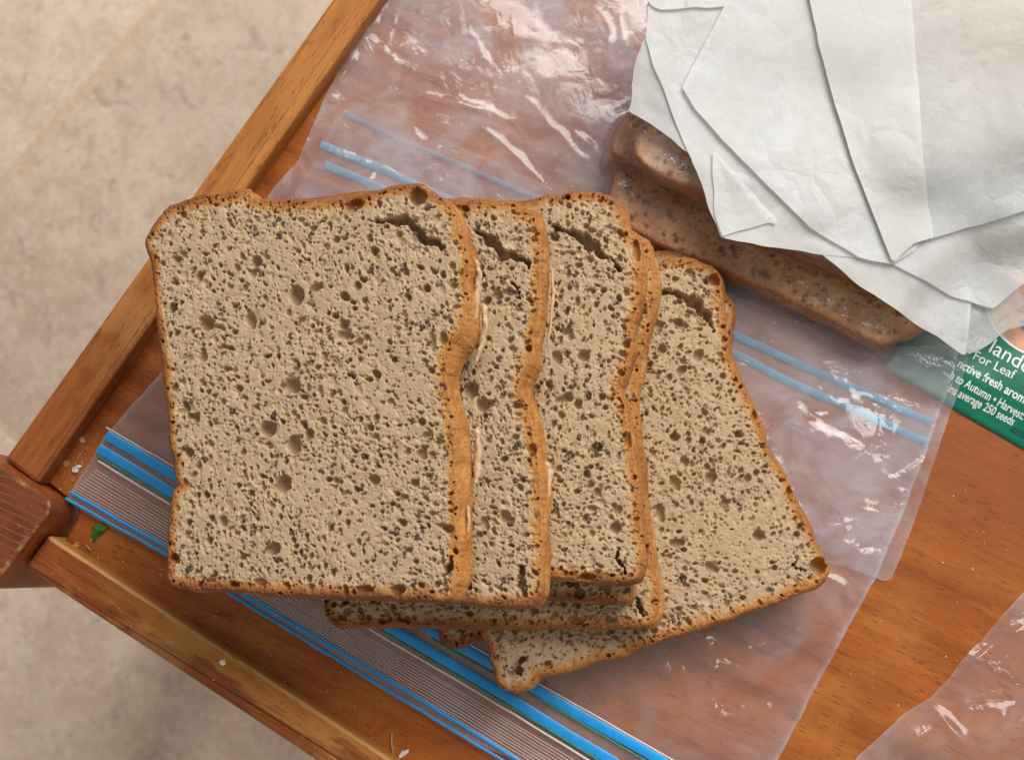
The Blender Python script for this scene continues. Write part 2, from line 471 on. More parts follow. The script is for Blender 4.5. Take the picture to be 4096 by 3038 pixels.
def mat_floor():
    b = NB("floor_tile")
    v = b.coords()
    n = b.noise(v, 22, 6, 0.62, 0.5)
    n2 = b.noise(v, 60, 6, 0.70, 1.0)
    n3 = b.noise(v, 7, 3, 0.5)
    c = b.mix(b.rng(n, 0.34, 0.66), (0.824, 0.647, 0.491), (0.649, 0.488, 0.357))
    c = b.mix(b.rng(n2, 0.48, 0.66, 0, 0.7), c, (0.762, 0.636, 0.503))
    c = b.mix(b.rng(n2, 0.46, 0.32, 0, 0.55), c, (0.433, 0.329, 0.246))
    c = b.mix(b.rng(b.noise(v, 190, 4, 0.7), 0.50, 0.66, 0, 0.6), c, (0.546, 0.413, 0.310))
    c = b.mix(b.rng(b.noise(b.coords(loc=(4, 4, 1)), 150, 4, 0.7), 0.52, 0.66, 0, 0.6), c, (0.865, 0.731, 0.597))
    c = b.mix(b.rng(n3, 0.45, 0.65, 0, 0.35), c, (0.577, 0.456, 0.374))
    c = b.mix(b.rng(b.noise(b.coords(loc=(5, 2, 0)), 55, 4, 0.6, 1.0), 0.56, 0.72, 0, 0.6), c, (0.381, 0.286, 0.234))
    return b.out(b.principled(c, 0.5, 0.3, b.bump(n2, 0.2, 0.002)))

def mat_strip(name, col, tr_f):
    b = NB(name)
    n = b.noise(b.coords(), 160, 3, 0.6)
    pr = b.principled(col, 0.45, 0.3)
    tr = b.node('ShaderNodeBsdfTransparent'); m = b.node('ShaderNodeMixShader')
    b.set(m.inputs[0], b.rng(n, 0.3, 0.7, tr_f - 0.15, tr_f + 0.15)); b.l.new(pr, m.inputs[1]); b.l.new(tr.outputs[0], m.inputs[2])
    return b.out(m.outputs[0])

M = dict(bread=mat_bread(), panel=mat_wood("panel_beech", 0), rail=mat_wood("rail_beech", 1, 0.5),
         rail2=mat_wood("stained_beech", 1, 1.0, 1.0, 'near'), post=mat_wood("post_beech", 0, 0.3, 0.4), end=mat_endgrain(),
         film=mat_film("bag_film", (0.84, 0.82, 0.885)), film2=mat_film("under_bag_film", (0.84, 0.81, 0.86)), film3=mat_film("corner_bag_film", (0.88, 0.80, 0.78)),
         paper=mat_paper("parchment", thin=0.09), paper_thin=mat_paper("thin_parchment", (0.78, 0.785, 0.775), 0.28),
         paper_warm=mat_paper("cream_parchment", (0.85, 0.845, 0.80), 0.04),
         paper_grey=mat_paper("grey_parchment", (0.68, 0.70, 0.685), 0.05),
         blue=mat_plain("zip_blue", (0.008, 0.33, 0.80), 0.32, 0.5, 0.06), dull_blue=mat_strip("mouth_grey_blue", (0.22, 0.33, 0.43), 0.55), pale_blue=mat_strip("zip_light_blue", (0.16, 0.42, 0.62), 0.35),
         green_zip=mat_plain("zip_green", (0.02, 0.24, 0.13), 0.35, 0.5), rib=mat_plain("clear_rib", (0.74, 0.66, 0.64), 0.25, 0.6, 0.05),
         green=mat_plain("packet_green", (0.0, 0.150, 0.082), 0.28, 0.5, 0.06, 60, 0.05),
         dark_green=mat_plain("packet_dark_green", (0.0, 0.085, 0.05), 0.3, 0.5, 0.06),
         white=mat_plain("print_white", (0.78, 0.80, 0.78), 0.4, 0.4, 0.03),
         skin=mat_plain("print_skin", (0.62, 0.33, 0.20), 0.35, 0.4, 0.25, 160), blueprint=mat_plain("print_blue", (0.05, 0.10, 0.35), 0.35, 0.4, 0.2),
         floor=mat_floor(), joint=mat_plain("floor_joint", (0.66, 0.50, 0.345), 0.8, 0.2),
         seed=mat_plain("seed_dark", (0.135, 0.082, 0.058), 0.6, 0.2, 0.35, 700), seed2=mat_plain("seed_brown", (0.20, 0.10, 0.055), 0.45, 0.4, 0.3, 700),
         smear=mat_plain("dough", (0.63, 0.41, 0.24), 0.4, 0.45, 0.12, 500, 0.5), crumbm=mat_plain("crumb", (0.58, 0.42, 0.25), 0.8, 0.2, 0.25, 600, 0.6),
         white_crumb=mat_plain("crumb_white", (0.85, 0.80, 0.76), 0.7, 0.2, 0.05, 600, 0.5), flake=mat_plain("crust_flake", (0.50, 0.26, 0.08), 0.6, 0.3, 0.3, 400, 0.5),
         leaf=mat_plain("leaf_green", (0.055, 0.13, 0.022), 0.45, 0.4, 0.45, 350, 0.5), straw=mat_plain("husk", (0.62, 0.42, 0.20), 0.6, 0.3, 0.2, 400))

# ------------------------------------------------------------------ the floor
def build_floor():
    zf = -0.52
    root = empty("floor", Matrix.Translation((0, 0, zf))); tag(root, kind='structure')
    a0 = P(95, 640, zf); a1 = P(407, 283, zf)
    d = a1 - a0; ang = math.atan2(d[1], d[0])
    S, J = 0.42, 0.0035
    R = Matrix.Rotation(ang, 4, 'Z')
    c, s = math.cos(ang), math.sin(ang)
    v = np.array([[-6, -6, -0.0015], [6, -6, -0.0015], [6, 6, -0.0015], [-6, 6, -0.0015]])
    obj("joint_bed", mesh_np("joint_bed", v, np.array([[0, 1, 2, 3]]), False), M['joint'], root)
    e = 0.0025
    h = S / 2 - J / 2
    ring = lambda k, z: [[-k, -k, z], [k, -k, z], [k, k, z], [-k, k, z]]
    V = np.array(ring(h, -0.005) + ring(h, -e) + ring(h - e, 0))
    F = [[a + i, a + (i + 1) % 4, a + 4 + (i + 1) % 4, a + 4 + i] for a in (0, 4) for i in range(4)] + [[8, 9, 10, 11]]
    tm = mesh_np("tile", V, np.array(F), False); tm.materials.append(M['floor'])
    # a joint runs through a0-a1; the crossing joints leave the corner of the tray clear
    for i in range(-5, 6):
        for j in range(-5, 5):
            t = bpy.data.objects.new("tile", tm); COL.objects.link(t); t.parent = root
            lx, ly = (i + 0.15) * S, (j + 0.5) * S
            t.location = (a0[0] + lx * c - ly * s, a0[1] + lx * s + ly * c, 0)
            t.rotation_euler = (0, 0, ang + ((i * 3 + j) % 4) * math.pi / 2)
build_floor()

# ------------------------------------------------------------------ the wooden tray table
def local_frame(a, b, z=0.0):
    """frame at a with X towards b (in plan)"""
    ang = math.atan2(b[1] - a[1], b[0] - a[0])
    return Matrix.Translation((a[0], a[1], z)) @ Matrix.Rotation(ang, 4, 'Z')

def loft(name, rings, closed_top=True, closed_bottom=True, smooth=False):
    n = len(rings[0]); V = np.vstack(rings); F = []
    for k in range(len(rings) - 1):
        for i in range(n):
            F.append([k * n + i, k * n + (i + 1) % n, (k + 1) * n + (i + 1) % n, (k + 1) * n + i])
    me = bpy.data.meshes.new(name)
    faces = [tuple(f) for f in F]
    if closed_bottom: faces.append(tuple(range(n - 1, -1, -1)))
    if closed_top: faces.append(tuple((len(rings) - 1) * n + i for i in range(n)))
    me.from_pydata([tuple(v) for v in V], [], faces)
    if smooth:
        for p in me.polygons: p.use_smooth = True
    me.update()
    return me

def inset(poly, d):
    """poly ccw (n,2) moved inwards by d"""
    p = np.asarray(poly); a = p - np.roll(p, 1, axis=0); b = np.roll(p, -1, axis=0) - p
    na = np.c_[-a[:, 1], a[:, 0]] / np.linalg.norm(a, axis=1)[:, None]; nb = np.c_[-b[:, 1], b[:, 0]] / np.linalg.norm(b, axis=1)[:, None]
    m = na + nb; m = m / (1 + (na * nb).sum(1))[:, None]
    return p + m * d

def round_poly(poly, radii, seg=7):
    out = []; n = len(poly); p = np.asarray(poly, float)
    for i in range(n):
        r = radii[i] if hasattr(radii, '__len__') else radii
        a = p[i - 1] - p[i]; b = p[(i + 1) % n] - p[i]
        la, lb = np.linalg.norm(a), np.linalg.norm(b); a /= la; b /= lb
        if r <= 0: out.append(p[i]); continue
        half = math.acos(np.clip(a @ b, -1, 1)) / 2
        t = min(r / math.tan(half), la * 0.49, lb * 0.49)
        s, e = p[i] + a * t, p[i] + b * t
        for k in range(seg + 1):
            u = k / seg
            out.append((1 - u) ** 2 * s + 2 * u * (1 - u) * p[i] + u * u * e)
    return np.array(out)

table = empty("tray_table", Matrix.Translation((0, 0, -0.52)))
tag(table, "worn reddish brown wooden tray table with raised rails under bread and bags", "table")
ZR = 13 * MM
TI = table.matrix_world.inverted()

def beam(name, mat, inner, outer, z0, z1, ext_end=0.35, wobble=0.0):
    """rail between an inner and an outer px line on its top face; ends given first, runs on past the frame"""
    i0, i1 = P(*inner[0], z1)[:2], P(*inner[1], z1)[:2]
    o0, o1 = P(*outer[0], z1)[:2], P(*outer[1], z1)[:2]
    d = (i1 - i0) / np.linalg.norm(i1 - i0)
    i1 = i1 + d * ext_end; o1 = o1 + d * ext_end
    mw = local_frame(i0, i1)
    inv = np.array(mw.inverted())
    L = lambda q: (inv[:2, :2] @ q + inv[:2, 3])
    poly = np.array([L(o0), L(o1), L(i1), L(i0)])
    if area2(poly) < 0: poly = poly[::-1]
    # subdivide long edges so that they can be slightly uneven
    dense = resample(poly, 0.006)
    k = round_poly(poly, 0.0012, 3)
    pol = k
    rings = []
    for z, ins in ((z0, 0.0), (z1 - 0.0012, 0.0), (z1 - 0.0004, 0.0004), (z1, 0.0013)):
        q = inset(pol, ins); rings.append(np.c_[q, np.full(len(q), z)])
    me = loft(name, rings)
    o = obj(name, me, mat)
    o.parent = table; o.matrix_parent_inverse = TI
    o.matrix_world = mw
    return o
beam("rail", M['rail'], [(150, 1934), (1516, 0)], [(18, 1836), (1343, 0)], -18 * MM, ZR)
beam("rail", M['rail2'], [(196, 2138), (1500, 2990)], [(98, 2268), (1247, 3038)], -18 * MM, ZR)

def build_panel():
    # grain frame about 24 degrees clockwise from the picture's horizontal
    ang = math.radians(-25)
    mw = Matrix.Translation((0, 0, 0)) @ Matrix.Rotation(ang, 4, 'Z')
    inv = np.array(mw.inverted())
    L = lambda p: (inv[:2, :2] @ np.asarray(p)[:2] + inv[:2, 3])
    li0, li1 = P(170, 1914, 0)[:2], P(1530, 0, 0)[:2]
    bi0, bi1 = P(215, 2165, 0)[:2], P(1500, 3000, 0)[:2]
    dl = (li1 - li0) / np.linalg.norm(li1 - li0); db = (bi1 - bi0) / np.linalg.norm(bi1 - bi0)
    # corner notch around the post
    n = [P(*q, 0)[:2] for q in ((190, 1928), (262, 1985), (300, 2014), (316, 2045), (308, 2082), (262, 2155), (240, 2190))]
    pts = [n[6] - np.array([0.002, 0.001]), n[5], n[4], n[3], n[2], n[1], n[0], li0 - 0 * dl, li1 + dl * 0.42]
    pts = pts + [li1 + dl * 0.42 + db * 0.62, bi1 + db * 0.40]
    poly = np.array([L(q) for q in pts])
    if area2(poly) < 0: poly = poly[::-1]
    rings = []
    for z, i in ((-0.012, 0), (-0.0006, 0), (0, 0.0006)):
        q = inset(poly, i); rings.append(np.c_[q, np.full(len(q), z)])
    o = obj("panel", loft("panel", rings), M['panel'])
    o.parent = table; o.matrix_parent_inverse = TI; o.matrix_world = mw
build_panel()

def build_post():
    zt = 25 * MM
    C = P(236, 2012, zt)[:2]
    e1 = P(13, 1859, zt)[:2] - P(205, 1990, zt)[:2]; e1 /= np.linalg.norm(e1)
    e2 = P(0, 2319, zt)[:2] - P(192, 2070, zt)[:2]; e2 /= np.linalg.norm(e2)
    a, b2 = 0.040, 0.040
    poly = np.array([C, C + e2 * b2, C + e2 * b2 + e1 * a, C + e1 * a])
    if area2(poly) < 0: poly = poly[::-1]
    mw = Matrix.Translation((C[0], C[1], -0.52))
    poly = poly - C
    body = round_poly(poly, 0.0095, 10); top = round_poly(inset(poly, 0.0006), 0.0060, 10)
    H = 0.52 + zt
    rings = [np.c_[inset(body, 0.004), np.full(len(body), 0.0)], np.c_[body, np.full(len(body), 0.3)], np.c_[body, np.full(len(body), H - 0.006)],
             np.c_[body * 0.5 + top * 0.5, np.full(len(body), H - 0.004)], np.c_[top, np.full(len(body), H - 0.0006)]]
    o = obj("leg", loft("leg", rings, False, True), M['post']); o.parent = table; o.matrix_parent_inverse = TI; o.matrix_world = mw
    # worn end-grain top, its rim rubbed pale
    q0, q1, q2, q3 = top, inset(top, 0.0005), inset(top, 0.0011), inset(top, 0.0019)
    V = np.vstack([np.c_[q0, np.full(len(q0), H - 0.0006)], np.c_[q1, np.full(len(q0), H - 0.0001)], np.c_[q2, np.full(len(q0), H)], np.c_[q3, np.full(len(q0), H)]])
    n = len(q0)
    F = [[k * n + i, k * n + (i + 1) % n, (k + 1) * n + (i + 1) % n, (k + 1) * n + i] for k in range(3) for i in range(n)]
    me = bpy.data.meshes.new("end_grain"); me.from_pydata([tuple(v) for v in V], [], [tuple(f) for f in F] + [tuple(3 * n + i for i in range(n))]); me.update()
    rim = np.repeat([1.0, 1.0, 0.6, 0.0], n)
    set_attr(me, "rim", np.c_[rim, rim, rim])
    o2 = obj("end_grain", me, M['end']); o2.parent = o
build_post()

# ------------------------------------------------------------------ bread
ICO = None
def ico():
    global ICO
    if ICO is None:
        import bmesh
        bm = bmesh.new(); bmesh.ops.create_icosphere(bm, subdivisions=1, radius=1)
        ICO = (np.array([v.co[:] for v in bm.verts]), np.array([[v.index for v in f.verts] for f in bm.faces])); bm.free()
    return ICO

class Blobs:
    """collects small ellipsoids into one mesh"""
    def __init__(s): s.V = []; s.F = []; s.n = 0
    def add(s, c, r, rotz=0.0, rg=None, rough=0.0, rot=None):
        v, f = ico(); v = v * np.asarray(r)
        if rough and rg is not None: v = v * (1 + rough * (rg.random((len(v), 1)) - 0.5) * 2)
        cc, ss = math.cos(rotz), math.sin(rotz)
        v = np.c_[v[:, 0] * cc - v[:, 1] * ss, v[:, 0] * ss + v[:, 1] * cc, v[:, 2]]
        s.V.append(v + np.asarray(c)); s.F.append(f + s.n); s.n += len(v)
    def mesh(s, name, smooth=True): return mesh_np(name, np.vstack(s.V), np.vstack(s.F), smooth)

class Slice:
    def __init__(s, px, ref, z, slope, yslope=0.0):
        """px outline of the cut face; z height of the face at px point ref; slope of the face along x"""
        s.o = P(*ref, z)
        u = np.array([1.0, 0.0, slope]); u /= np.linalg.norm(u)
        v = np.array([0.0, 1.0, yslope]); v -= u * (v @ u); v /= np.linalg.norm(v)
        n = np.cross(u, v)
        s.u, s.v, s.n = u, v, n
        s.mw = Matrix(((u[0], v[0], n[0], s.o[0]), (u[1], v[1], n[1], s.o[1]), (u[2], v[2], n[2], s.o[2]), (0, 0, 0, 1)))
        s.px = px
    def loc(s, px, py):
        d = ray(px, py); t = ((s.o - CX) @ s.n) / (d @ s.n); q = CX + d * t - s.o
        return np.array([q @ s.u, q @ s.v])

PXS = 0.0885 * MM      # about one photo pixel on the tray

def build_slice(label, px, ref, z, slope, T, dense, hd, seed, flare=None, flare_r=2.0, tears=(), pits=(), yslope=0.0,
                tone=(0.25, 1.0, 0.85, 0.9), seeds=110, ctk=(2.2, 3.2, 3.0, 1.6), smear=(), pores=1.0, group="bread slices fanned in the loose stack", rows=22, name="bread_slice", shade_brown=0.0):
    """tone / ctk: crust darkness and crust thickness (mm) at the right, bottom, top, left edges"""
    rg = np.random.default_rng(seed)
    S = Slice(px, ref, z, slope, yslope)
    pol = np.array([S.loc(*q) for q in px])
    if area2(pol) < 0: pol = pol[::-1]
    pol = catmull(pol, 0.3 * MM)
    if area2(pol) < 0: pol = pol[::-1]
    # crumbly rim
    tn = np.roll(pol, -1, axis=0) - np.roll(pol, 1, axis=0); tn /= np.linalg.norm(tn, axis=1)[:, None] + 1e-12
    nr = np.c_[tn[:, 1], -tn[:, 0]]
    pol = pol + nr * ((0.24 * vn(pol[:, 0] / 0.0010, pol[:, 1] / 0.0010, seed) + 0.36 * vn(pol[:, 0] / 0.0045, pol[:, 1] / 0.0045, seed + 5)) * MM)[:, None]
    sdf = SDF(pol, 0.5 * MM)
    # grid
    dx, dy = [], []
    for (x0, y0, x1, y1) in dense:
        a, b = S.loc(x0, y1), S.loc(x1, y0); dx.append((a[0], b[0])); dy.append((a[1], b[1]))
    lo, hi = pol.min(0) - 0.001, pol.max(0) + 0.001
    xs = axis(lo[0], hi[0], dx, hd, 1.3 * MM); ys = axis(lo[1], hi[1], dy, hd, 1.3 * MM)
    xy, F, loop = clip_grid(sdf, xs, ys)
    x, y = xy[:, 0], xy[:, 1]
    d = np.maximum(sdf(x, y), 0); d[loop] = 0
    gx, gy = sdf.grad(x, y); gl = np.hypot(gx, gy) + 1e-9; ox, oy = -gx / gl, -gy / gl      # outward direction of the nearest rim
    # pores on a fine raster
    res = 0.11 * MM
    nx, ny = (np.ceil((hi - lo) / res).astype(int) + 2)
    Hm = np.zeros((ny, nx), np.float32); St = np.zeros((ny, nx), np.float32)
    wins = [(max(lo[0], a[0] - .004), max(lo[1], b[0] - .004), min(hi[0], a[1] + .004), min(hi[1], b[1] + .004)) for a, b in zip(dx, dy)]
    def stamp(cx, cy, a, b, th, dep, up=False, pw=0.42, arr=Hm):
        r = max(a, b); i0 = int((cx - r - lo[0]) / res); i1 = int((cx + r - lo[0]) / res) + 2
        j0 = int((cy - r - lo[1]) / res); j1 = int((cy + r - lo[1]) / res) + 2
        i0, j0 = max(i0, 0), max(j0, 0); i1, j1 = min(i1, nx), min(j1, ny)
        if i1 <= i0 or j1 <= j0: return
        X = (lo[0] + np.arange(i0, i1) * res - cx)[None, :]; Y = (lo[1] + np.arange(j0, j1) * res - cy)[:, None]
        c, s_ = math.cos(th), math.sin(th)
        q = 1 - ((X * c + Y * s_) / a) ** 2 - ((-X * s_ + Y * c) / b) ** 2
        k = np.maximum(q, 0) ** pw * dep
        v = arr[j0:j1, i0:i1]
        if up: np.maximum(v, np.where(v > -0.35 * MM, k, -1), out=v) if arr is Hm else np.maximum(v, k, out=v)
        else: np.minimum(v, -k, out=v)
    done = []
    for w in wins:
        A = (w[2] - w[0]) * (w[3] - w[1]) / MM ** 2
        for dens, rlo, rhi, asp in ((1.25, 0.20, 0.42, 1.7), (0.55, 0.40, 0.75, 1.9), (0.120, 0.70, 1.20, 2.0), (0.0110, 1.2, 1.9, 1.6)):
            n = int(A * dens * pores)
            cx = w[0] + rg.random(n) * (w[2] - w[0]); cy = w[1] + rg.random(n) * (w[3] - w[1])
            sd = sdf(cx, cy)
            dn = fbm(cx / 0.018, cy / 0.018, seed + 2, 2)
            th0 = 1.5 * vn(cx / 0.022, cy / 0.022, seed + 9) + 0.25
            for k in range(n):
                if sd[k] < 0.7 * MM or (sd[k] < 2.2 * MM and rg.random() < 0.45) or rg.random() < 0.30 - 0.5 * dn[k]: continue
                r = (rlo + (rhi - rlo) * rg.random() ** 1.6) * MM
                f = 0.8 if sd[k] < 2.0 * MM else 1.0
                as_ = 1 + (asp - 1) * rg.random() ** 1.3
                deep = rg.random() < 0.34
                stamp(cx[k], cy[k], r * math.sqrt(as_) * f, r / math.sqrt(as_) * f, th0[k] + rg.normal() * 0.5,
                      min(r * (1.9 + 1.4 * rg.random()), 4.2 * MM) if deep else r * (0.22 + 0.50 * rg.random()), pw=0.26 if deep else 0.55)
        n = int(A * 0.10)
        for k in range(n):      # raised crumbs
            r = (0.12 + 0.24 * rg.random() ** 3) * MM
            stamp(w[0] + rg.random() * (w[2] - w[0]), w[1] + rg.random() * (w[3] - w[1]), r * 1.4, r, rg.random() * 3, r * 0.9, True)
    for (qx, qy, ra, rb, th) in pits:
        c = S.loc(qx, qy)
        stamp(c[0], c[1], ra * PXS, rb * PXS, th, min(ra, rb) * PXS * 1.9 + 0.8 * MM, pw=0.27)
        for k in range(5):
            a_ = rg.random() * 6.28
            stamp(c[0] + math.cos(a_) * ra * PXS * .7, c[1] + math.sin(a_) * rb * PXS * .7, ra * PXS * .4, rb * PXS * .4, a_, min(ra, rb) * PXS * .9)
    for t in tears:
        pts = [S.loc(a, b) for a, b, *_ in t]
        wd = [q[2] * PXS for q in t]
        for i in range(len(pts) - 1):
            L = np.linalg.norm(pts[i + 1] - pts[i]); m = max(2, int(L / (0.45 * MM)))
            dr = math.atan2(*(pts[i + 1] - pts[i])[::-1])
            for k in range(m):
                f = k / m; w_ = (wd[i] * (1 - f) + wd[i + 1] * f) * (0.32 + 0.62 * rg.random()) / 2
                c = pts[i] * (1 - f) + pts[i + 1] * f + rg.normal(size=2) * w_ * 0.55
                stamp(c[0], c[1], w_ * 1.5, w_, dr + rg.normal() * .4, min(4.0 * MM + w_ * 3.0, 8.5 * MM), pw=0.15)
                for _k in range(2):
                    c2 = c + rg.normal(size=2) * w_ * 1.5
                    stamp(c2[0], c2[1], w_ * .5, w_ * .4, rg.random() * 3, w_ * .6, up=rg.random() < .55)
    # seeds: clusters of dark grains with a stained patch of crumb
    sb = Blobs(); sb2 = Blobs()
    if wins and seeds:
        ar = np.array([(w[2] - w[0]) * (w[3] - w[1]) for w in wins]); pr = ar / ar.sum()
        for k in range(seeds):
            w = wins[rg.choice(len(wins), p=pr)]
            c = np.array([w[0] + rg.random() * (w[2] - w[0]), w[1] + rg.random() * (w[3] - w[1])])
            if sdf(c[:1], c[1:])[0] < 1.2 * MM: continue
            if rg.random() < 0.7:
                for _ in range(rg.integers(1, 4)):
                    a_ = rg.random() * 6.28; q = c + rg.normal(size=2) * 0.5 * MM
                    stamp(q[0], q[1], (0.5 + 0.8 * rg.random()) * MM, (0.4 + 0.35 * rg.random()) * MM, a_, 0.55 + 0.4 * rg.random(), True, 0.8, St)
                stamp(c[0], c[1], 0.8 * MM, 0.6 * MM, rg.random() * 3, 0.6 * MM)
            for _ in range(rg.integers(1, 4)):
                q = c + rg.normal(size=2) * 0.55 * MM
                if sdf(q[:1], q[1:])[0] < 0.8 * MM: continue
                zz = -0.15 * MM + rg.normal() * 0.1 * MM
                if rg.random() < 0.88: r = (0.42 + 0.26 * rg.random()) * MM; sb.add((q[0], q[1], zz), (r * 1.15, r, r * 0.8), rg.random() * 6.28, rg, .12)
                else: r = 0.42 * MM; sb2.add((q[0], q[1], zz), (r * (2 + rg.random()), r, r * .8), rg.random() * 6.28, rg, .1)
    # heights at the vertices
    wx = x + 0.16 * MM * vn(x / 0.0006, y / 0.0006, seed + 21) + 0.25 * MM * vn(x / 0.0019, y / 0.0019, seed + 22)
    wy = y + 0.16 * MM * vn(x / 0.0006, y / 0.0006, seed + 31) + 0.25 * MM * vn(x / 0.0019, y / 0.0019, seed + 32)
    def samp(A, X, Y):
        fx = np.clip((X - lo[0]) / res, 0, nx - 1.01); fy = np.clip((Y - lo[1]) / res, 0, ny - 1.01)
        i = fx.astype(int); j = fy.astype(int); u = fx - i; v = fy - j
        return (A[j, i] * (1 - u) + A[j, i + 1] * u) * (1 - v) + (A[j + 1, i] * (1 - u) + A[j + 1, i + 1] * u) * v
    zz = samp(Hm, wx, wy).astype(float)
    rimf = sstep(0.0, 1.0 * MM, d)
    zz = zz * rimf
    zz += 0.045 * MM * vn(x / 0.00045, y / 0.00042, seed + 41) + 0.06 * MM * vn(x / 0.0012, y / 0.0012, seed + 42) + 0.35 * MM * vn(x / 0.012, y / 0.012, seed + 43)
    zz -= 0.7 * MM * (1 - np.clip(d / (1.1 * MM), 0, 1)) ** 2
    st = samp(St, wx, wy)
    wr = np.clip(ox, 0, 1) ** 2; wl = np.clip(-ox, 0, 1) ** 2; wt = np.clip(oy, 0, 1) ** 2; wb = np.clip(-oy, 0, 1) ** 2
    ws = wr + wl + wt + wb + 1e-9
    tn_ = (wr * tone[0] + wb * tone[1] + wt * tone[2] + wl * tone[3]) / ws
    ct = (wr * ctk[0] + wb * ctk[1] + wt * ctk[2] + wl * ctk[3]) / ws * MM
    dn = d + (0.9 * fbm(x / 0.006, y / 0.006, seed + 51, 3)) * MM * np.clip(d / (0.8 * MM), 0, 1)
    cr = 1 - sstep(0.0, 1.0, np.clip(dn / (ct * 1.25), 0, 1) ** 0.75)
    tn_ = np.clip(tn_ + 0.35 * fbm(x / 0.012, y / 0.012, seed + 61, 3), 0, 1)
    if shade_brown: cr = np.clip(cr + shade_brown * np.clip(0.95 + 0.6 * fbm(x / 0.010, y / 0.010, seed + 91, 3), 0, 1.3), 0, 1)  # bagged slices: shade of paper and bag, and film contact, put into crumb colour
    # side wall
    n0 = len(x); nl = len(loop)
    lp = xy[loop]; lt = np.roll(lp, -2, axis=0) - np.roll(lp, 2, axis=0); lt /= np.linalg.norm(lt, axis=1)[:, None] + 1e-12
    ln = np.c_[lt[:, 1], -lt[:, 0]]
    for _ in range(160): ln = (np.roll(ln, 1, axis=0) + ln * 2 + np.roll(ln, -1, axis=0)); ln /= np.linalg.norm(ln, axis=1)[:, None] + 1e-12
    if flare:
        fy_ = [S.loc(q[2] if len(q) > 2 else px[0][0], q[0])[1] for q in flare]; fw = [q[1] * 0.78 * PXS for q in flare]
        od = np.argsort(fy_); fr_ = np.interp(lp[:, 1], np.array(fy_)[od], np.array(fw)[od])
    else:
        fr_ = (flare_r + 1.1 * vn(lp[:, 1] / 0.012, lp[:, 0] * 0 + 0.5, seed + 71)) * MM
    fl = fr_ * sstep(0.25, 0.85, ln[:, 0]) + 0.5 * MM * sstep(0.3, 0.9, -ln[:, 1]) + 0.3 * MM
    V = [np.c_[x, y, zz]]; A = [np.c_[cr, st, tn_]]
    arc = np.r_[0, np.cumsum(np.linalg.norm(np.diff(lp, axis=0), axis=1))]
    lps = lp.copy()
    for _ in range(90): lps = (np.roll(lps, 1, axis=0) + lps * 2 + np.roll(lps, -1, axis=0)) / 4
    for k in range(1, rows + 1):
        t = k / rows
        prof = math.sin(min(t / 0.72, 1) * math.pi / 2) ** 0.8 if t < 0.72 else 1 - 0.55 * ((t - 0.72) / 0.28) ** 2
        off = fl * prof - 0.38 * MM * np.clip(vn(arc / 0.0011, t * T / 0.0011 + arc * 0, seed + 85) - 0.28, 0, 1) + 0.12 * MM * vn(arc / 0.0007, t * T / 0.0007 + arc * 0, seed + 81) + 0.22 * MM * vn(arc / 0.0030, t * T / 0.003 + arc * 0, seed + 82)
        q = lp + (lps - lp) * float(sstep(0.02, 0.30, t)) + ln * off[:, None]
        V.append(np.c_[q, zz[loop] * (1 - t) - T * t])
        tt = np.clip(tn_[loop] * (0.75 + 0.35 * t) + 0.25 * vn(arc / 0.004, t * T / 0.004 + arc * 0, seed + 83), 0, 1)
        A.append(np.c_[np.clip(0.54 + 0.34 * tn_[loop] + 0.15 * t + 0.55 * fbm(arc / 0.008, t * T / 0.006 + arc * 0, seed + 84, 3) + 0.25 * (1 - min(t * 5, 1)), 0.2, 1), np.zeros(nl), tt])
    rows_i = [loop] + [n0 + k * nl + np.arange(nl) for k in range(rows)]
    SF = np.vstack([np.c_[rows_i[k], rows_i[k + 1], np.roll(rows_i[k + 1], -1), np.roll(rows_i[k], -1)] for k in range(rows)])
    # underside: a coarse cut face closing the slice
    cb = len(np.vstack(V)); cen = lp.mean(0)
    V.append(np.array([[cen[0], cen[1], -T - 0.0002]])); A.append(np.array([[0.0, 0, 0.5]]))
    last = rows_i[-1]
    BF = np.c_[last, np.full(nl, cb), np.roll(last, -1)]
    V = np.vstack(V); A = np.vstack(A)
    fd = d[F].mean(1) < ct[F].mean(1) * 0.55
    root = empty(name, S.mw); tag(root, label, "bread slice", group)
    def part(nm, faces):
        us = np.unique(np.concatenate([f.ravel() for f in faces])); rm = np.zeros(len(V), int); rm[us] = np.arange(len(us))
        me = mesh_np(nm, V[us], [rm[f] for f in faces]); set_attr(me, "bm", A[us].astype(np.float32))
        return obj(nm, me, M['bread'], root)
    part("crumb", [F[~fd], BF[::-1]])
    part("crust", [F[fd], SF])
    if sb.n: o = obj("seeds", sb.mesh("seeds"), M['seed'], root); tag(o, kind='stuff')
    if sb2.n: o = obj("caraway", sb2.mesh("caraway"), M['seed2'], root); tag(o, kind='stuff')
    for chain in smear:        # pale smears of dough on the crust wall: (px, py, radius px, depth mm)
        bl = []; wpt = [(np.array([*S.loc(a, b_), -dd * MM]), r * PXS) for a, b_, r, dd in chain]
        K = 10; VV = []; n = 0
        cs = []
        for i in range(len(wpt) - 1):
            for f in np.linspace(0, 1, 7, endpoint=False): cs.append((wpt[i][0] * (1 - f) + wpt[i + 1][0] * f, wpt[i][1] * (1 - f) + wpt[i + 1][1] * f))
        cs.append(wpt[-1])
        for i, (c, r) in enumerate(cs):
            e = 0.25 if i in (0, len(cs) - 1) else 1
            for k in range(K):
                a_ = k / K * 2 * math.pi; rr = 0.8 * r * e * (1 + 0.5 * float(vn(i * 0.55, k * 0.9, seed)) + 0.15 * rg.normal())
                VV.append([c[0] + rr * math.cos(a_), c[1] + rg.normal() * 0.03 * MM, c[2] + rr * 0.9 * math.sin(a_)])
        m = len(cs)
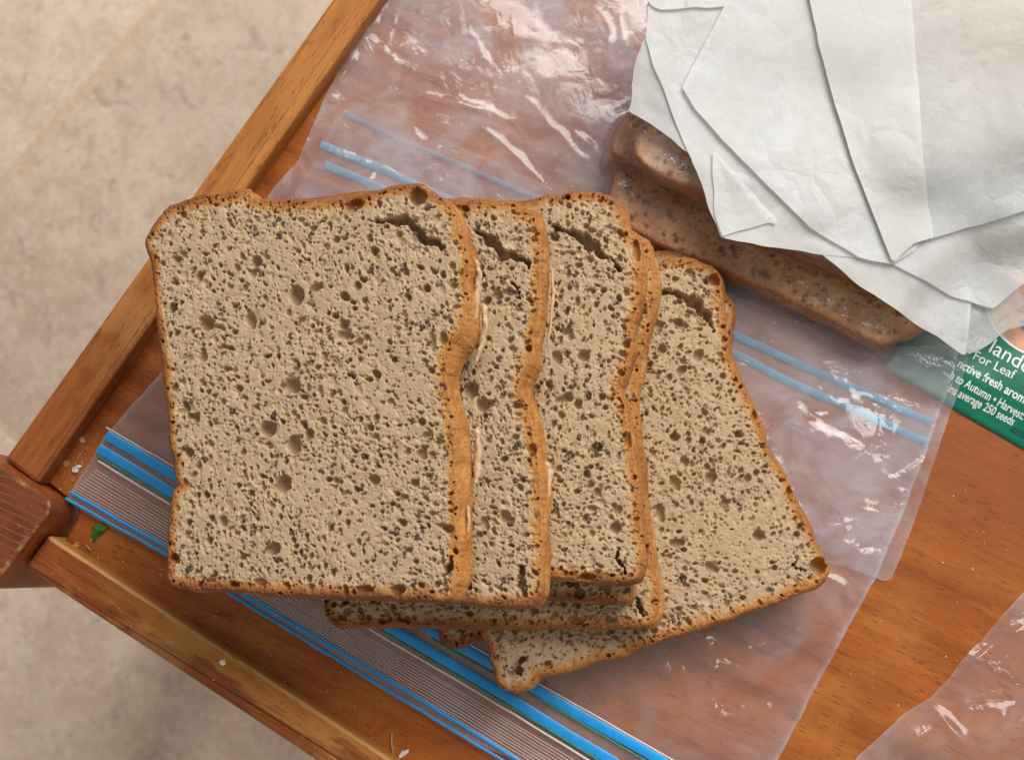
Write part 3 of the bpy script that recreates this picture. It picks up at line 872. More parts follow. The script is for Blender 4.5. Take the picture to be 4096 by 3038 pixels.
        FF = [[i * K + k, i * K + (k + 1) % K, (i + 1) * K + (k + 1) % K, (i + 1) * K + k] for i in range(m - 1) for k in range(K)]
        obj("dough_smear", mesh_np("dough_smear", np.array(VV), np.array(FF)), M['smear'], root)
    return root

S1 = [(577, 967), (601, 913), (628, 872), (668, 828), (716, 805), (790, 778), (877, 768), (971, 751), (1002, 754), (1012, 778), (1059, 791), (1174, 795), (1308, 791),
      (1396, 788), (1477, 764), (1578, 743), (1679, 736), (1720, 755), (1752, 775), (1800, 805), (1834, 872), (1850, 955), (1882, 1027), (1874, 1121), (1884, 1222), (1854, 1323), (1806, 1391), (1795, 1512),
      (1807, 1606), (1823, 1720), (1830, 1850), (1832, 1990), (1837, 2190), (1840, 2290), (1826, 2377), (1780, 2408), (1712, 2401), (1510, 2394), (1376, 2391), (1106, 2377), (904, 2361),
      (783, 2357), (692, 2347), (668, 2317), (667, 2290), (668, 2189), (672, 2088), (682, 2000), (694, 1960), (717, 1938), (702, 1915), (694, 1886), (685, 1818), (672, 1751), (668, 1650),
      (658, 1593), (641, 1458), (628, 1323), (614, 1155), (604, 1054), (591, 1020)]
S2 = [(880, 1000), (900, 900), (950, 840), (1200, 800), (1380, 770), (1500, 761), (1620, 768), (1750, 790), (1856, 809), (1884, 803), (1967, 803), (2037, 803), (2081, 822), (2139, 847), (2155, 880),
      (2168, 930), (2172, 1019), (2164, 1095), (2172, 1159), (2164, 1254), (2143, 1349), (2132, 1445), (2107, 1508), (2090, 1559), (2107, 1604), (2132, 1667), (2143, 1734), (2163, 1868),
      (2173, 2037), (2177, 2239), (2170, 2340), (2136, 2407), (2076, 2427), (1941, 2421), (1786, 2404), (1400, 2385), (1000, 2370), (930, 2340), (910, 2200), (900, 1600)]
S3 = [(1240, 1000), (1270, 900), (1350, 840), (1600, 800), (1900, 790), (2081, 801), (2177, 784), (2272, 771), (2355, 763), (2399, 771), (2450, 793), (2488, 834), (2510, 873), (2522, 930), (2555, 955),
      (2567, 1000), (2571, 1031), (2567, 1095), (2555, 1222), (2539, 1318), (2533, 1413), (2503, 1508), (2482, 1559), (2507, 1629), (2521, 1700), (2540, 1801), (2560, 1936), (2575, 2104),
      (2579, 2239), (2565, 2300), (2530, 2329), (2446, 2333), (2200, 2313), (1800, 2308), (1350, 2300), (1270, 2260), (1250, 2000), (1245, 1500)]
S3B = [(1262, 1020), (1300, 930), (1400, 880), (1800, 860), (2200, 850), (2380, 850), (2450, 880), (2490, 950), (2505, 1100), (2495, 1300), (2490, 1500), (2500, 1700), (2515, 1936), (2535, 2150),
       (2537, 2300), (2525, 2385), (2485, 2412), (2345, 2404), (2200, 2392), (1800, 2380), (1380, 2370), (1300, 2330), (1280, 2000), (1270, 1500)]
S4 = [(1290, 2300), (1294, 2400), (1303, 2454), (1330, 2498), (1360, 2512), (1436, 2507), (1671, 2505), (1941, 2508), (2345, 2510), (2534, 2508), (2601, 2499), (2634, 2448), (2636, 2374), (2620, 2239),
      (2595, 2070), (2572, 1956), (2565, 1800), (2562, 1700), (2552, 1613), (2560, 1508), (2575, 1418), (2598, 1337), (2618, 1222), (2630, 1130), (2622, 1060), (2605, 1000), (2590, 958),
      (2552, 936), (2500, 900), (2400, 880), (2200, 880), (1900, 900), (1500, 920), (1380, 960), (1310, 1060), (1290, 1500), (1285, 2000)]
S5 = [(2560, 1085), (2634, 1058), (2660, 1038), (2703, 1027), (2760, 1029), (2806, 1050), (2852, 1067), (2875, 1096), (2887, 1130), (2892, 1188), (2910, 1303), (2922, 1406), (2960, 1498), (3008, 1602),
      (3054, 1705), (3077, 1786), (3135, 1878), (3181, 1970), (3215, 2050), (3261, 2142), (3296, 2223), (3313, 2269), (3308, 2302), (3275, 2344), (3209, 2367), (3048, 2430), (2818, 2511),
      (2700, 2545), (2588, 2580), (2480, 2626), (2415, 2637), (2278, 2683), (2160, 2707), (2150, 2730), (2109, 2757), (2055, 2768), (2008, 2750), (1984, 2710), (1977, 2670), (1960, 2629),
      (1961, 2596), (1928, 2535), (1920, 2505), (1880, 2400), (1750, 2060), (1600, 1680), (1510, 1470), (1530, 1410), (1620, 1370), (1900, 1300), (2250, 1190)]
S6 = [(1752, 2500), (1772, 2562), (1793, 2580), (1833, 2586), (1880, 2574), (1950, 2545), (2200, 2520), (2600, 2470), (2980, 2390), (3060, 2330), (3040, 2200), (2990, 1900), (2950, 1600), (2922, 1420), (2926, 1340),
      (2936, 1290), (2938, 1245), (2925, 1199), (2896, 1165), (2850, 1090), (2800, 1040), (2749, 1013), (2691, 998), (2634, 998), (2560, 1010), (2100, 1080), (1750, 1160), (1680, 1220), (1660, 1400), (1700, 1900)]

fl1 = [(771, -8), (872, 4), (955, 8), (1027, 14), (1121, 18), (1222, 8), (1323, 30), (1391, 58), (1445, 42), (1512, 22), (1606, 16), (1720, 36), (1990, 36), (2190, 32), (2290, 28), (2377, 12)]
build_slice("topmost seeded bread slice, its whole cut face in view, leaning over the wooden rail", S1, (1840, 1600), 85 * MM, 0.20, 10.5 * MM,
            [(560, 720, 1900, 2420)], 0.21 * MM, 101, flare=fl1,
            tears=[[(1483, 884, 8), (1530, 880, 20), (1578, 882, 26), (1631, 886, 30), (1662, 919, 34), (1690, 960, 42), (1733, 973, 36), (1773, 993, 14)],
                   [(1805, 2230, 14), (1795, 2270, 34), (1770, 2300, 16)], [(920, 850, 4), (935, 856, 8)], [(1270, 888, 10), (1300, 878, 6)]],
            pits=[(1025, 1044, 22, 22, 0), (1184, 1180, 28, 38, 0), (823, 1290, 30, 28, 0), (1002, 1283, 20, 30, .3), (1170, 1540, 32, 28, 0), (1261, 1148, 28, 16, .4), (810, 1418, 16, 28, 0),
                  (1072, 1714, 30, 30, 0), (1175, 1778, 26, 34, 0), (1130, 1935, 36, 30, .6), (1237, 1736, 18, 20, 0), (1728, 1365, 10, 40, .1), (1770, 1350, 16, 24, 0), (1090, 2195, 28, 22, .5),
                  (1381, 2360, 12, 22, 0), (1590, 2360, 26, 18, .2), (935, 2335, 22, 12, 0), (1040, 2328, 24, 14, 0), (1145, 2338, 14, 10, 0), (1455, 2352, 34, 12, 0), (1670, 786, 34, 32, 0), (1415, 820, 34, 18, .5)],
            seeds=150, tone=(0.15, 0.95, 0.65, 0.85), ctk=(4.4, 5.2, 5.4, 3.6),
            smear=[[(1893, 1030, 8, 3), (1908, 1090, 14, 4), (1898, 1160, 16, 4.5), (1880, 1260, 15, 5), (1852, 1340, 7, 4)], [(1915, 1200, 10, 7), (1922, 1290, 17, 7.5), (1905, 1370, 13, 8), (1878, 1440, 8, 8)],
                   [(1885, 1700, 12, 7.5), (1893, 1790, 17, 8), (1888, 1890, 16, 7.5), (1880, 1930, 7, 7)], [(1862, 2020, 6, 3), (1866, 2080, 9, 3.5), (1862, 2130, 4, 3)]])
build_slice("second bread slice from the top, a strip beside the fully visible one", S2, (2160, 1600), 72.5 * MM, 0.15, 10.5 * MM,
            [(1800, 780, 2200, 2440)], 0.23 * MM, 202, flare_r=1.5,
            tears=[[(1903, 917, 14), (1942, 949, 22), (1980, 974, 34), (2011, 1012, 34), (2056, 1025, 30), (2107, 1038, 20), (2107, 1070, 18)], [(2043, 1127, 14), (2070, 1150, 10), (2082, 1195, 6)],
                   [(2080, 2270, 16), (2088, 2340, 34), (2100, 2380, 14)]],
            pits=[(1988, 1177, 20, 18, 0), (1930, 1620, 26, 24, 0), (1885, 1560, 26, 30, 0), (2020, 2065, 18, 24, 0), (1940, 2090, 14, 26, .5), (2128, 1800, 14, 26, 0)],
            seeds=110, tone=(0.2, 0.95, 0.65, 0.85), ctk=(4.6, 5.0, 5.0, 2.6),
            smear=[[(2200, 1060, 5, 5), (2204, 1160, 8, 6), (2192, 1290, 6, 6), (2180, 1380, 4, 6)], [(2176, 1840, 12, 4), (2190, 1880, 16, 5), (2186, 1990, 7, 4)]])
build_slice("third bread slice from the top with a long dark tear near its rounded upper corner", S3, (2550, 1600), 61.4 * MM, 0.10, 10.5 * MM,
            [(2120, 740, 2600, 2360)], 0.23 * MM, 303, flare_r=0.6,
            tears=[[(2209, 904, 22), (2253, 917, 18), (2298, 930, 32), (2336, 961, 36), (2374, 987, 30), (2412, 1019, 28), (2430, 1030, 10)], [(2440, 1025, 8), (2462, 1055, 22), (2478, 1090, 16)],
                   [(2480, 2190, 8), (2465, 2230, 16), (2495, 2270, 12), (2508, 2300, 10)]],
            pits=[(2266, 1325, 20, 12, .2), (2335, 1420, 22, 20, 0), (2228, 1430, 16, 26, .6), (2310, 1203, 10, 20, 0), (2268, 1588, 18, 18, 0), (2312, 1615, 16, 18, 0), (2345, 2308, 36, 16, .1), (2545, 1000, 14, 44, .1), (2515, 1762, 12, 30, -.4)],
            seeds=75, tone=(0.3, 0.8, 0.55, 0.8), ctk=(4.6, 5.0, 4.6, 2.6))
build_slice("thin dark bottom edge of a bread slice tucked directly under the third one", S3B, (2530, 1900), 47.7 * MM, 0.075, 10.5 * MM,
            [(2180, 2330, 2560, 2430)], 0.26 * MM, 404, flare_r=0.6, seeds=25, tone=(0.6, 1.0, 0.8, 0.9), ctk=(2.6, 4.0, 3.0, 1.6), pits=[(2320, 2372, 22, 18, 0), (2430, 2355, 12, 20, 0)])
build_slice("bread slice with a broad shaded strip below the others, under the leaning ones", S4, (2610, 1900), 37.0 * MM, 0.07, 10.5 * MM,
            [(2500, 880, 2660, 2530), (1280, 2370, 2660, 2530)], 0.25 * MM, 505, flare_r=0.9, seeds=85, tone=(0.3, 0.9, 0.45, 0.95), ctk=(4.4, 4.8, 4.4, 4.4),
            tears=[[(2545, 2390, 8), (2560, 2430, 22), (2575, 2470, 10)], [(1390, 2390, 22), (1375, 2420, 10)]], pits=[(2300, 2478, 30, 14, -.3), (2140, 2440, 16, 12, 0)])
build_slice("skewed bread slice lying flat at the fan's end, a crescent tear at its top", S5, (2900, 1800), 23.5 * MM, 0.005, 10.5 * MM,
            [(2530, 1000, 3330, 2600), (1940, 2480, 2700, 2790)], 0.24 * MM, 606, flare_r=0.8,
            tears=[[(2657, 1165, 26), (2703, 1170, 18), (2760, 1193, 36), (2806, 1234, 38), (2841, 1280, 16), (2860, 1330, 8)], [(2080, 2640, 24), (2070, 2680, 20), (2085, 2700, 12)],
                   [(3195, 2230, 6), (3170, 2260, 12), (3230, 2285, 8)]],
            pits=[(2847, 2268, 30, 18, -.6), (2700, 1745, 20, 18, 0), (2845, 1910, 22, 24, 0), (2640, 2050, 16, 38, .2), (3275, 2262, 32, 34, 0), (2700, 1930, 16, 34, .5), (3035, 2140, 24, 22, 0),
                  (2710, 2170, 30, 18, .3), (3160, 1960, 12, 54, -.5), (3020, 1655, 12, 30, -.4), (2858, 1118, 24, 24, 0), (3080, 2360, 18, 10, .4)],
            seeds=60, tone=(0.35, 0.5, 0.5, 0.75), ctk=(4.4, 4.6, 4.6, 3.2))
build_slice("lowest slice in the fan, only its browned corners showing under the skewed slice", S6, (2900, 1600), 12.8 * MM, 0.0, 10.3 * MM,
            [(2600, 980, 2950, 1420), (1740, 2480, 1960, 2600)], 0.30 * MM, 707, flare_r=0.5, seeds=25, tone=(0.5, 1.0, 0.8, 1.0), ctk=(2.6, 5.0, 3.4, 4.0))

# slices left in the bag
B1 = [(2452, 860), (2440, 772), (2450, 735), (2490, 645), (2560, 590), (2800, 500), (3100, 520), (3400, 700), (3650, 1000), (3730, 1200), (3715, 1280), (3680, 1325), (3600, 1350), (3535, 1378), (3500, 1372),
      (3300, 1270), (3100, 1172), (2900, 1082), (2770, 1035), (2600, 960), (2500, 905)]
B3 = [(2446, 603), (2448, 569), (2462, 530), (2482, 497), (2520, 455), (2600, 420), (2700, 440), (2760, 520), (2770, 640), (2740, 700), (2650, 690), (2536, 640), (2500, 640), (2470, 628)]
B2 = [(2536, 574), (2538, 610), (2548, 632), (2594, 676), (2671, 720), (2768, 758), (2830, 792), (2980, 880), (3130, 985), (3330, 1065), (3510, 1150), (3570, 1205), (3640, 1190), (3680, 1060),
      (3620, 800), (3350, 480), (3000, 380), (2750, 420), (2600, 490), (2555, 530)]
bg = "bread slices left inside the clear bag"
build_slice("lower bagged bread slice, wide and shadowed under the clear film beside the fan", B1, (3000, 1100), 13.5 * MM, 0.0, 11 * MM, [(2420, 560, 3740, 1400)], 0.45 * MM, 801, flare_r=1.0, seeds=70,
            tone=(0.6, 0.35, 0.8, 0.4), ctk=(2.5, 2.0, 3, 2.4), pores=0.5, group=bg, rows=8, shade_brown=0.62)
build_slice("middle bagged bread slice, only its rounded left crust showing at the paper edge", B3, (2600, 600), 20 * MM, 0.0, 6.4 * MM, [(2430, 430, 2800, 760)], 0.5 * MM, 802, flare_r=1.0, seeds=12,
            tone=(0.4, 0.6, 0.5, 0.4), ctk=(2.5, 3, 3, 4), pores=0.4, group=bg, rows=8, shade_brown=0.5)
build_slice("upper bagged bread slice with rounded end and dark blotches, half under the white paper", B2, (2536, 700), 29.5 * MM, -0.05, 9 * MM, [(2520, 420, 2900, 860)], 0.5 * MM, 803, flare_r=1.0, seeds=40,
            tone=(0.6, 1.0, 0.6, 0.7), ctk=(2.5, 2.4, 3, 2.2), pores=0.7, group=bg, rows=8, shade_brown=0.30)

# ------------------------------------------------------------------ films and papers
def px_poly(px, z, smooth=0.0, step=0.8 * MM):
    """px corners (px, py[, z]) -> plan outline and z of each corner"""
    q = np.array([P(a[0], a[1], (a[2] if len(a) > 2 else z)) for a in px])
    return q

def sheet(name, px, z, mat, zfun, step, seed, wob=0.25, parent=None, haze=None, corner=0.0, attr=True):
    q = px_poly(px, z)
    pol = q[:, :2]
    if area2(pol) < 0: q = q[::-1]; pol = q[:, :2]
    if corner: pol = round_poly(pol, corner, 5)
    pr = resample(pol, step * 0.8)
    pr = pr + np.c_[vn(pr[:, 0] / 0.006, pr[:, 1] / 0.006, seed), vn(pr[:, 0] / 0.006, pr[:, 1] / 0.006, seed + 7)] * wob * MM
    s = SDF(pr, max(step, 1.0 * MM))
    lo, hi = pr.min(0), pr.max(0)
    xy, F, loop = clip_grid(s, np.arange(lo[0] - step, hi[0] + step * 2, step), np.arange(lo[1] - step, hi[1] + step * 2, step))
    d = np.maximum(s(xy[:, 0], xy[:, 1]), 0); d[loop] = 0
    zz = zfun(xy[:, 0], xy[:, 1], d)
    me = mesh_np(name, np.c_[xy, zz], F)
    if haze is not None:
        h = haze(xy[:, 0], xy[:, 1], d); h = h if h.ndim == 2 else np.c_[h, np.full(len(h), 0.7), h]; set_attr(me, "hz", h)
    return obj(name, me, mat, parent), s

# what the bag lies over: the bagged slices
PACKET = [(3539, 1470), (4096, 1790), (4500, 1500), (4100, 850), (4000, 870)]
def drape_field(which=None):
    res = 1.0 * MM
    lo = np.array([-0.02, -0.03]); n = (240, 220)
    X, Y = np.meshgrid(lo[0] + np.arange(n[0]) * res, lo[1] + np.arange(n[1]) * res)
    H = np.zeros(X.shape)
    for px, z, sl in ((B1, 13.5, 0), (B3, 20, 0), (B2, 29.5, -0.05), (PACKET, 3.0, 0)):
        if which and px is not which: continue
        S_ = Slice(px, (2536, 700), z * MM, sl)
        pol = np.array([(S_.o + S_.u * q[0] + S_.v * q[1])[:2] for q in (S_.loc(a, b) for a, b in px)])
        zl = z * MM + sl * (X - S_.o[0])
        pol = pol if area2(pol) > 0 else pol[::-1]
        s = SDF(resample(pol, 1.5 * MM), 1.5 * MM)
        H = np.maximum(H, np.where(s(X, Y) > -1.3 * MM, zl, 0))
    for _ in range(3):
        Hs = H.copy()
        for ax in (0, 1):
            Hs = (np.roll(Hs, 1, ax) + Hs * 2 + np.roll(Hs, -1, ax)) / 4
        H = np.maximum(Hs, H - 0.5 * MM)
    def f(x, y):
        fx = (x - lo[0]) / res; fy = (y - lo[1]) / res
        out = (fx < 0) | (fy < 0) | (fx > n[0] - 2) | (fy > n[1] - 2)
        fx = np.clip(fx, 0, n[0] - 1.01); fy = np.clip(fy, 0, n[1] - 1.01)
        i = fx.astype(int); j = fy.astype(int); u = fx - i; v = fy - j
        r = (H[j, i] * (1 - u) + H[j, i + 1] * u) * (1 - v) + (H[j + 1, i] * (1 - u) + H[j + 1, i + 1] * u) * v
        return np.where(out & ((fx <= 0) | (fy <= 0)), 0, r)
    return f
drape = drape_field(); drape_packet = drape_field(PACKET)
STK = SDF(resample(np.array([P(a, b, 0.012)[:2] for a, b in ((1200, 800), (2900, 1000), (3300, 2300), (2050, 2760), (1300, 2500), (700, 2350), (650, 900))])[::-1], 3 * MM), 3 * MM)

def ribbon(name, pts, wpx, z, mat, parent, h=0.5 * MM, seed=0, zf=None):
    """a raised plastic strip along px points, domed in section"""
    c = np.array([P(a, b, z) for a, b in pts])
    c = resample(c, 2.5 * MM, closed=False)
    t = np.gradient(c[:, :2], axis=0); t /= np.linalg.norm(t, axis=1)[:, None]; nn = np.c_[-t[:, 1], t[:, 0]]
    w = wpx * PXS / 2
    wob = 0.16 * MM * vn(np.arange(len(c)) * 0.12, np.zeros(len(c)), seed + 50) + 0.10 * MM * vn(np.arange(len(c)) * 0.4, np.zeros(len(c)), seed)
    prof = [(-1, 0), (-0.75, 0.8), (0, 1.0), (0.75, 0.8), (1, 0)]
    V = []
    for k, (a, b) in enumerate(prof):
        q = c[:, :2] + nn * (a * w + wob)[:, None]
        zz = c[:, 2] + b * h
        if zf is not None: zz = zz + zf(q[:, 0], q[:, 1])
        V.append(np.c_[q, zz])
    n = len(c)
    F = [[k * n + i, k * n + i + 1, (k + 1) * n + i + 1, (k + 1) * n + i] for k in range(4) for i in range(n - 1)]
    return obj(name, mesh_np(name, np.vstack(V), np.array(F)), mat, parent)

def ridge(pts, wpx, h):
    h = h * 0.72; q = np.array([P(a, b, 2 * MM)[:2] for a, b in pts]); w = wpx * PXS * 0.55; sd = int(abs(pts[0][0]) + abs(pts[0][1]))
    A, B = q[:-1], q[1:]
    lo, hi = q.min(0) - 3 * w, q.max(0) + 3 * w
    def f(x, y):
        r = np.zeros(len(x)); m = (x > lo[0]) & (x < hi[0]) & (y > lo[1]) & (y < hi[1])
        if not m.any(): return r
        X, Y = x[m] + 0.8 * MM * vn(x[m] / 0.005, y[m] / 0.005, sd), y[m] + 0.8 * MM * vn(x[m] / 0.005, y[m] / 0.005, sd + 3)
        best = np.full(len(X), 9.0); tt = np.zeros(len(X))
        for k, (a, b) in enumerate(zip(A, B)):
            e = b - a; t = np.clip(((X - a[0]) * e[0] + (Y - a[1]) * e[1]) / (e @ e), 0, 1)
            dd = np.hypot(X - a[0] - t * e[0], Y - a[1] - t * e[1]); c = dd < best
            best[c] = dd[c]; tt[c] = ((k + t) / len(A))[c]
        r[m] = h * MM * np.exp(-np.abs(best / w) ** 1.5) * np.sin(np.pi * np.clip(tt * 0.9 + 0.05, 0, 1)) ** 0.6 * (0.8 + 0.4 * vn(X / 0.006, Y / 0.006, sd + 9))
        return r
    return f

# --- bag under the stack, mouth towards the corner of the tray; holds the bagged slices
def build_bag_a():
    root = empty("zip_bag", Matrix.Identity(4))
    tag(root, "large clear zip bag with bright blue zip lying open under the bread fan", "plastic bag", "clear plastic zip bags on the tray")
    zA = 1.6 * MM
    out_ = [(266, 2000), (283, 1962), (330, 1890), (392, 1790), (425, 1735), (470, 1690), (560, 1580), (650, 1480), (760, 1300), (900, 1060), (1080, 770), (1190, 640), (1250, 500), (1330, 330), (1420, 150), (1500, 0), (1560, -130),
            (2600, -130), (2900, -130), (3500, 400), (3830, 1400, 3 * MM), (3775, 1600), (3706, 1800), (3600, 2080), (3537, 2220), (3500, 2310), (3425, 2452), (3260, 2750), (3110, 3038), (3040, 3180),
            (2300, 3180), (2060, 3045), (1710, 2868), (1340, 2638), (902, 2372), (666, 2226), (400, 2078)]
    ang = math.atan2(*(P(2060, 3038)[:2] - P(283, 1969)[:2])[::-1])
    ca, sa = math.cos(ang), math.sin(ang)
    folds = [ridge(*r) for r in (
        ([(1330, 400), (1480, 385), (1650, 390), (1800, 415), (1950, 455), (2060, 490)], 30, 2.0), ([(1690, 760), (1715, 670), (1745, 610), (1765, 590)], 11, 1.3),
        ([(1215, 625), (1330, 615), (1500, 660), (1660, 730)], 24, 1.4), ([(1462, 790), (1475, 725), (1492, 690)], 15, 1.5),
        ([(1540, 20), (1450, 150), (1420, 200), (1340, 340), (1290, 430)], 22, 1.8), ([(1470, 120), (1400, 260)], 14, 1.2), ([(1580, 40), (1545, 180), (1500, 260)], 16, 1.2),
        ([(3280, 2290), (3340, 2335), (3400, 2380), (3425, 2440)], 34, 2.6), ([(3545, 1922), (3620, 1892), (3700, 1835)], 24, 2.2), ([(3540, 1930), (3610, 1962), (3622, 1995), (3570, 2060), (3530, 2140)], 18, 1.6),
        ([(3600, 2080), (3560, 2180), (3520, 2260)], 16, 1.4), ([(2815, 2540), (2845, 2700), (2870, 2860), (2890, 3010)], 42, 2.2), ([(2965, 2470), (2990, 2590), (2975, 2700)], 15, 0.9),
        ([(2720, 2640), (2740, 2760), (2760, 2830)], 20, 1.0), ([(3220, 2720), (3250, 2640)], 16, 1.4), ([(1950, 520), (2080, 640), (2190, 770)], 26, 1.3), ([(2100, 400), (2250, 560), (2380, 690)], 22, 1.2), ([(2300, 540), (2390, 610)], 26, 1.5),
        ([(2380, 40), (2440, 130), (2420, 260)], 22, 1.6), ([(2480, 60), (2500, 200), (2470, 330)], 16, 1.4), ([(1850, 40), (1890, 150), (1950, 260)], 30, 1.0), ([(2060, 30), (2040, 160)], 24, 0.8),
        ([(3000, 2600), (3120, 2560), (3200, 2500)], 26, 1.2), ([(3350, 2160), (3450, 2200)], 24, 1.0), ([(3110, 1850), (3160, 2000), (3240, 2130)], 36, 1.4), ([(480, 1720), (640, 1800)], 18, 0.7))]
    def zf(x, y, d):
        D = drape(x, y)
        free = np.clip(-STK(x, y) / (12 * MM), 0, 1)          # film is pressed flat under the stack
        far = sstep(5 * MM, 30 * MM, d)
        u = x * ca + y * sa; v = -x * sa + y * ca
        mouth = sstep(22 * MM, 45 * MM, v - (P(283, 1969) @ np.array([-sa, ca, 0])))
        amp = (0.25 + 0.60 * free) * MM * (0.25 + 0.75 * mouth)
        z = zA + D + amp * (0.55 * crumple(x, y, 3, 22) + 0.5 * crumple(x, y, 4, 55)) * (0.5 + 0.5 * sstep(0, 6 * MM, d)) + 0.35 * MM * fbm(x / 0.02, y / 0.02, 6, 3) * (0.2 + mouth)
        z += 2.0 * MM * free * mouth * sstep(0, 10 * MM, d) * np.clip(fbm(x / 0.045, y / 0.045, 9, 2) + 0.15, 0, 1)
        for f in folds: z = z + f(x, y)
        return np.maximum(z, 0.45 * MM + D)
    def hz(x, y, d):
        u = x * ca + y * sa; v = -x * sa + y * ca
        v0 = P(283, 1969) @ np.array([-sa, ca, 0]); vv = v - v0
        c = P(2000, 150)[:2]; up = sstep(0.16, 0.03, np.hypot((x - c[0]) * 0.9, y - c[1]))
        r = P(3250, 1900)[:2]; rt = sstep(0.060, 0.015, np.hypot((x - r[0]), (y - r[1]) * 0.8))
        lw = P(2700, 2800)[:2]; lo_ = sstep(0.07, 0.02, np.hypot(x - lw[0], y - lw[1]))
        o_ = P(1850, 480)[:2]; clear = sstep(0.035, 0.010, np.hypot((x - o_[0]) * 0.55, (y - o_[1] + 0.25 * (x - o_[0])) * 1.2))
        h = 0.17 + 0.42 * up + 0.22 * rt - 0.02 * lo_ - 0.20 * clear
        h = np.where(vv < 26 * MM, 0.26, h)
        h = h * (1 - 0.72 * sstep(5 * MM, 12 * MM, drape(x, y)))
        h = h + 0.30 * (1 - sstep(0, 1.0 * MM, d)) + 0.12 * (1 - sstep(0, 5 * MM, d)) * (vv > 30 * MM)
        h = h + 0.10 * np.clip(crumple(x, y, 14, 30), 0, 1)
        g = 0.20 + 0.9 * rt + 0.75 * lo_ + 0.45 * (1 - sstep(4 * MM, 22 * MM, d)) * (vv > 30 * MM)
        g = g * (1 - sstep(3 * MM, 8 * MM, drape(x, y)) * 0.92) * np.where(vv < 28 * MM, 0.15, 1.0)
        h = np.clip(h, 0.04, 0.75)
        return np.c_[h, np.clip(g, 0, 1), h]
    sheet("top_film", out_, zA, M['film'], zf, 0.9 * MM, 31, 0.35, root, hz)
    low = [(min(a[0] + 6, 9e9), a[1] - 2) for a in out_]
    def zb(x, y, d): return 0.35 * MM + drape_packet(x, y) + 0.10 * MM * (fbm(x / 0.015, y / 0.015, 12, 3) + 1)
    sheet("bottom_film", low, 0.4 * MM, M['film'], zb, 2.0 * MM, 33, 0.3, root, lambda x, y, d: np.full(len(x), 0.10))
    t1 = [(425, 1738), (699, 1899), (1724, 2517), (1932, 2634), (2200, 2786), (2640, 3038), (2900, 3180)]
    t2 = [(392, 1792), (692, 1973), (1562, 2513), (1845, 2676), (2200, 2890), (2440, 3038), (2660, 3180)]
    n1 = [(283, 1967), (666, 2186), (986, 2382), (1347, 2597), (1710, 2813), (2070, 3038), (2300, 3180)]
    n2 = [(262, 1991), (666, 2219), (902, 2362), (1340, 2628), (1710, 2856), (2010, 3038), (2240, 3180)]
    rz = 2.5 * MM
    ribbon("zip_track", t1, 40, rz, M['blue'], root, 0.22 * MM, 1)
    ribbon("zip_track", t2, 40, rz, M['blue'], root, 0.22 * MM, 2)
    ribbon("mouth_stripe", n1, 15, rz, M['blue'], root, 0.35 * MM, 3)
    ribbon("mouth_stripe", n2, 12, rz, M['blue'], root, 0.35 * MM, 4)
    of = lambda a, o: [(x, y + o) for x, y in a]
    ribbon("track_seam", of(t2, 30), 8, rz, M['green_zip'], root, 0.3 * MM, 5)
    ribbon("track_seam", of(t1[2:], 33), 8, rz, M['green_zip'], root, 0.3 * MM, 6)
    ribbon("track_edge", of(t1, -30), 7, rz, M['rib'], root, 0.35 * MM, 8)
    ribbon("track_edge", of(t2, 52), 9, rz, M['rib'], root, 0.4 * MM, 9)
    sx = np.linspace(0, 1, 8)
    fa = resample(np.array(of(t2, 75), float), 120, False); fb = resample(np.array(n1, float), 120, False)
    m = 40
    ia = np.array([np.interp(np.linspace(0, 1, m), np.linspace(0, 1, len(fa)), fa[:, k]) for k in (0, 1)]).T
    ib = np.array([np.interp(np.linspace(0, 1, m), np.linspace(0, 1, len(fb)), fb[:, k]) for k in (0, 1)]).T
    for k in range(10):
        f = 0.10 + k * 0.090
        ribbon("grip_rib", [tuple(q) for q in ia * (1 - f) + ib * f], 2.4, rz - 0.1 * MM, M['rib'], root, 0.12 * MM, 20 + k)
build_bag_a()

# --- second bag flat below it: only its pale blue zip and hazy sheet show through
def build_bag_b():
    root = empty("zip_bag", Matrix.Identity(4))
    tag(root, "flat hazy zip bag with pale blue zip lines, beneath the bagged slices", "plastic bag", "clear plastic zip bags on the tray")
    px = [(1262, 640), (1300, 560), (1375, 440), (1420, 400), (2140, 720), (2887, 1080), (3560, 1390), (3880, 1380), (3840, 1520), (3751, 1800), (3680, 2020), (3612, 2210), (3567, 2317), (3540, 2322), (3327, 2252), (2900, 2080), (1900, 1640), (1300, 1350), (1090, 1250),
          (1060, 1050), (1130, 850)]
    def zf(x, y, d): return 0.75 * MM + drape_packet(x, y) + 0.18 * MM * crumple(x, y, 5, 30)
    def hz(x, y, d):
        e = P(2700, 1900)[:2]
        return np.clip(0.20 + 0.20 * sstep(-0.02, 0.05, x - e[0]) + 0.10 * (1 - sstep(0, 1.0 * MM, d)), 0, 0.8)
    sheet("film", px, 0.8 * MM, M['film2'], zf, 1.2 * MM, 41, 0.3, root, hz)
    ribbon("zip_track", [(1282, 577), (1560, 688), (2930, 1335), (3130, 1425), (3730, 1690)], 34, 0.95 * MM, M['pale_blue'], root, 0.3 * MM, 1)
    ribbon("zip_track", [(1300, 660), (1527, 754), (2930, 1410), (3130, 1512), (3715, 1770)], 34, 0.95 * MM, M['pale_blue'], root, 0.3 * MM, 2)
    ribbon("mouth_stripe", [(1375, 452), (1560, 540), (2140, 790), (2887, 1140), (3500, 1412)], 24, 0.95 * MM, M['dull_blue'], root, 0.25 * MM, 3)
build_bag_b()

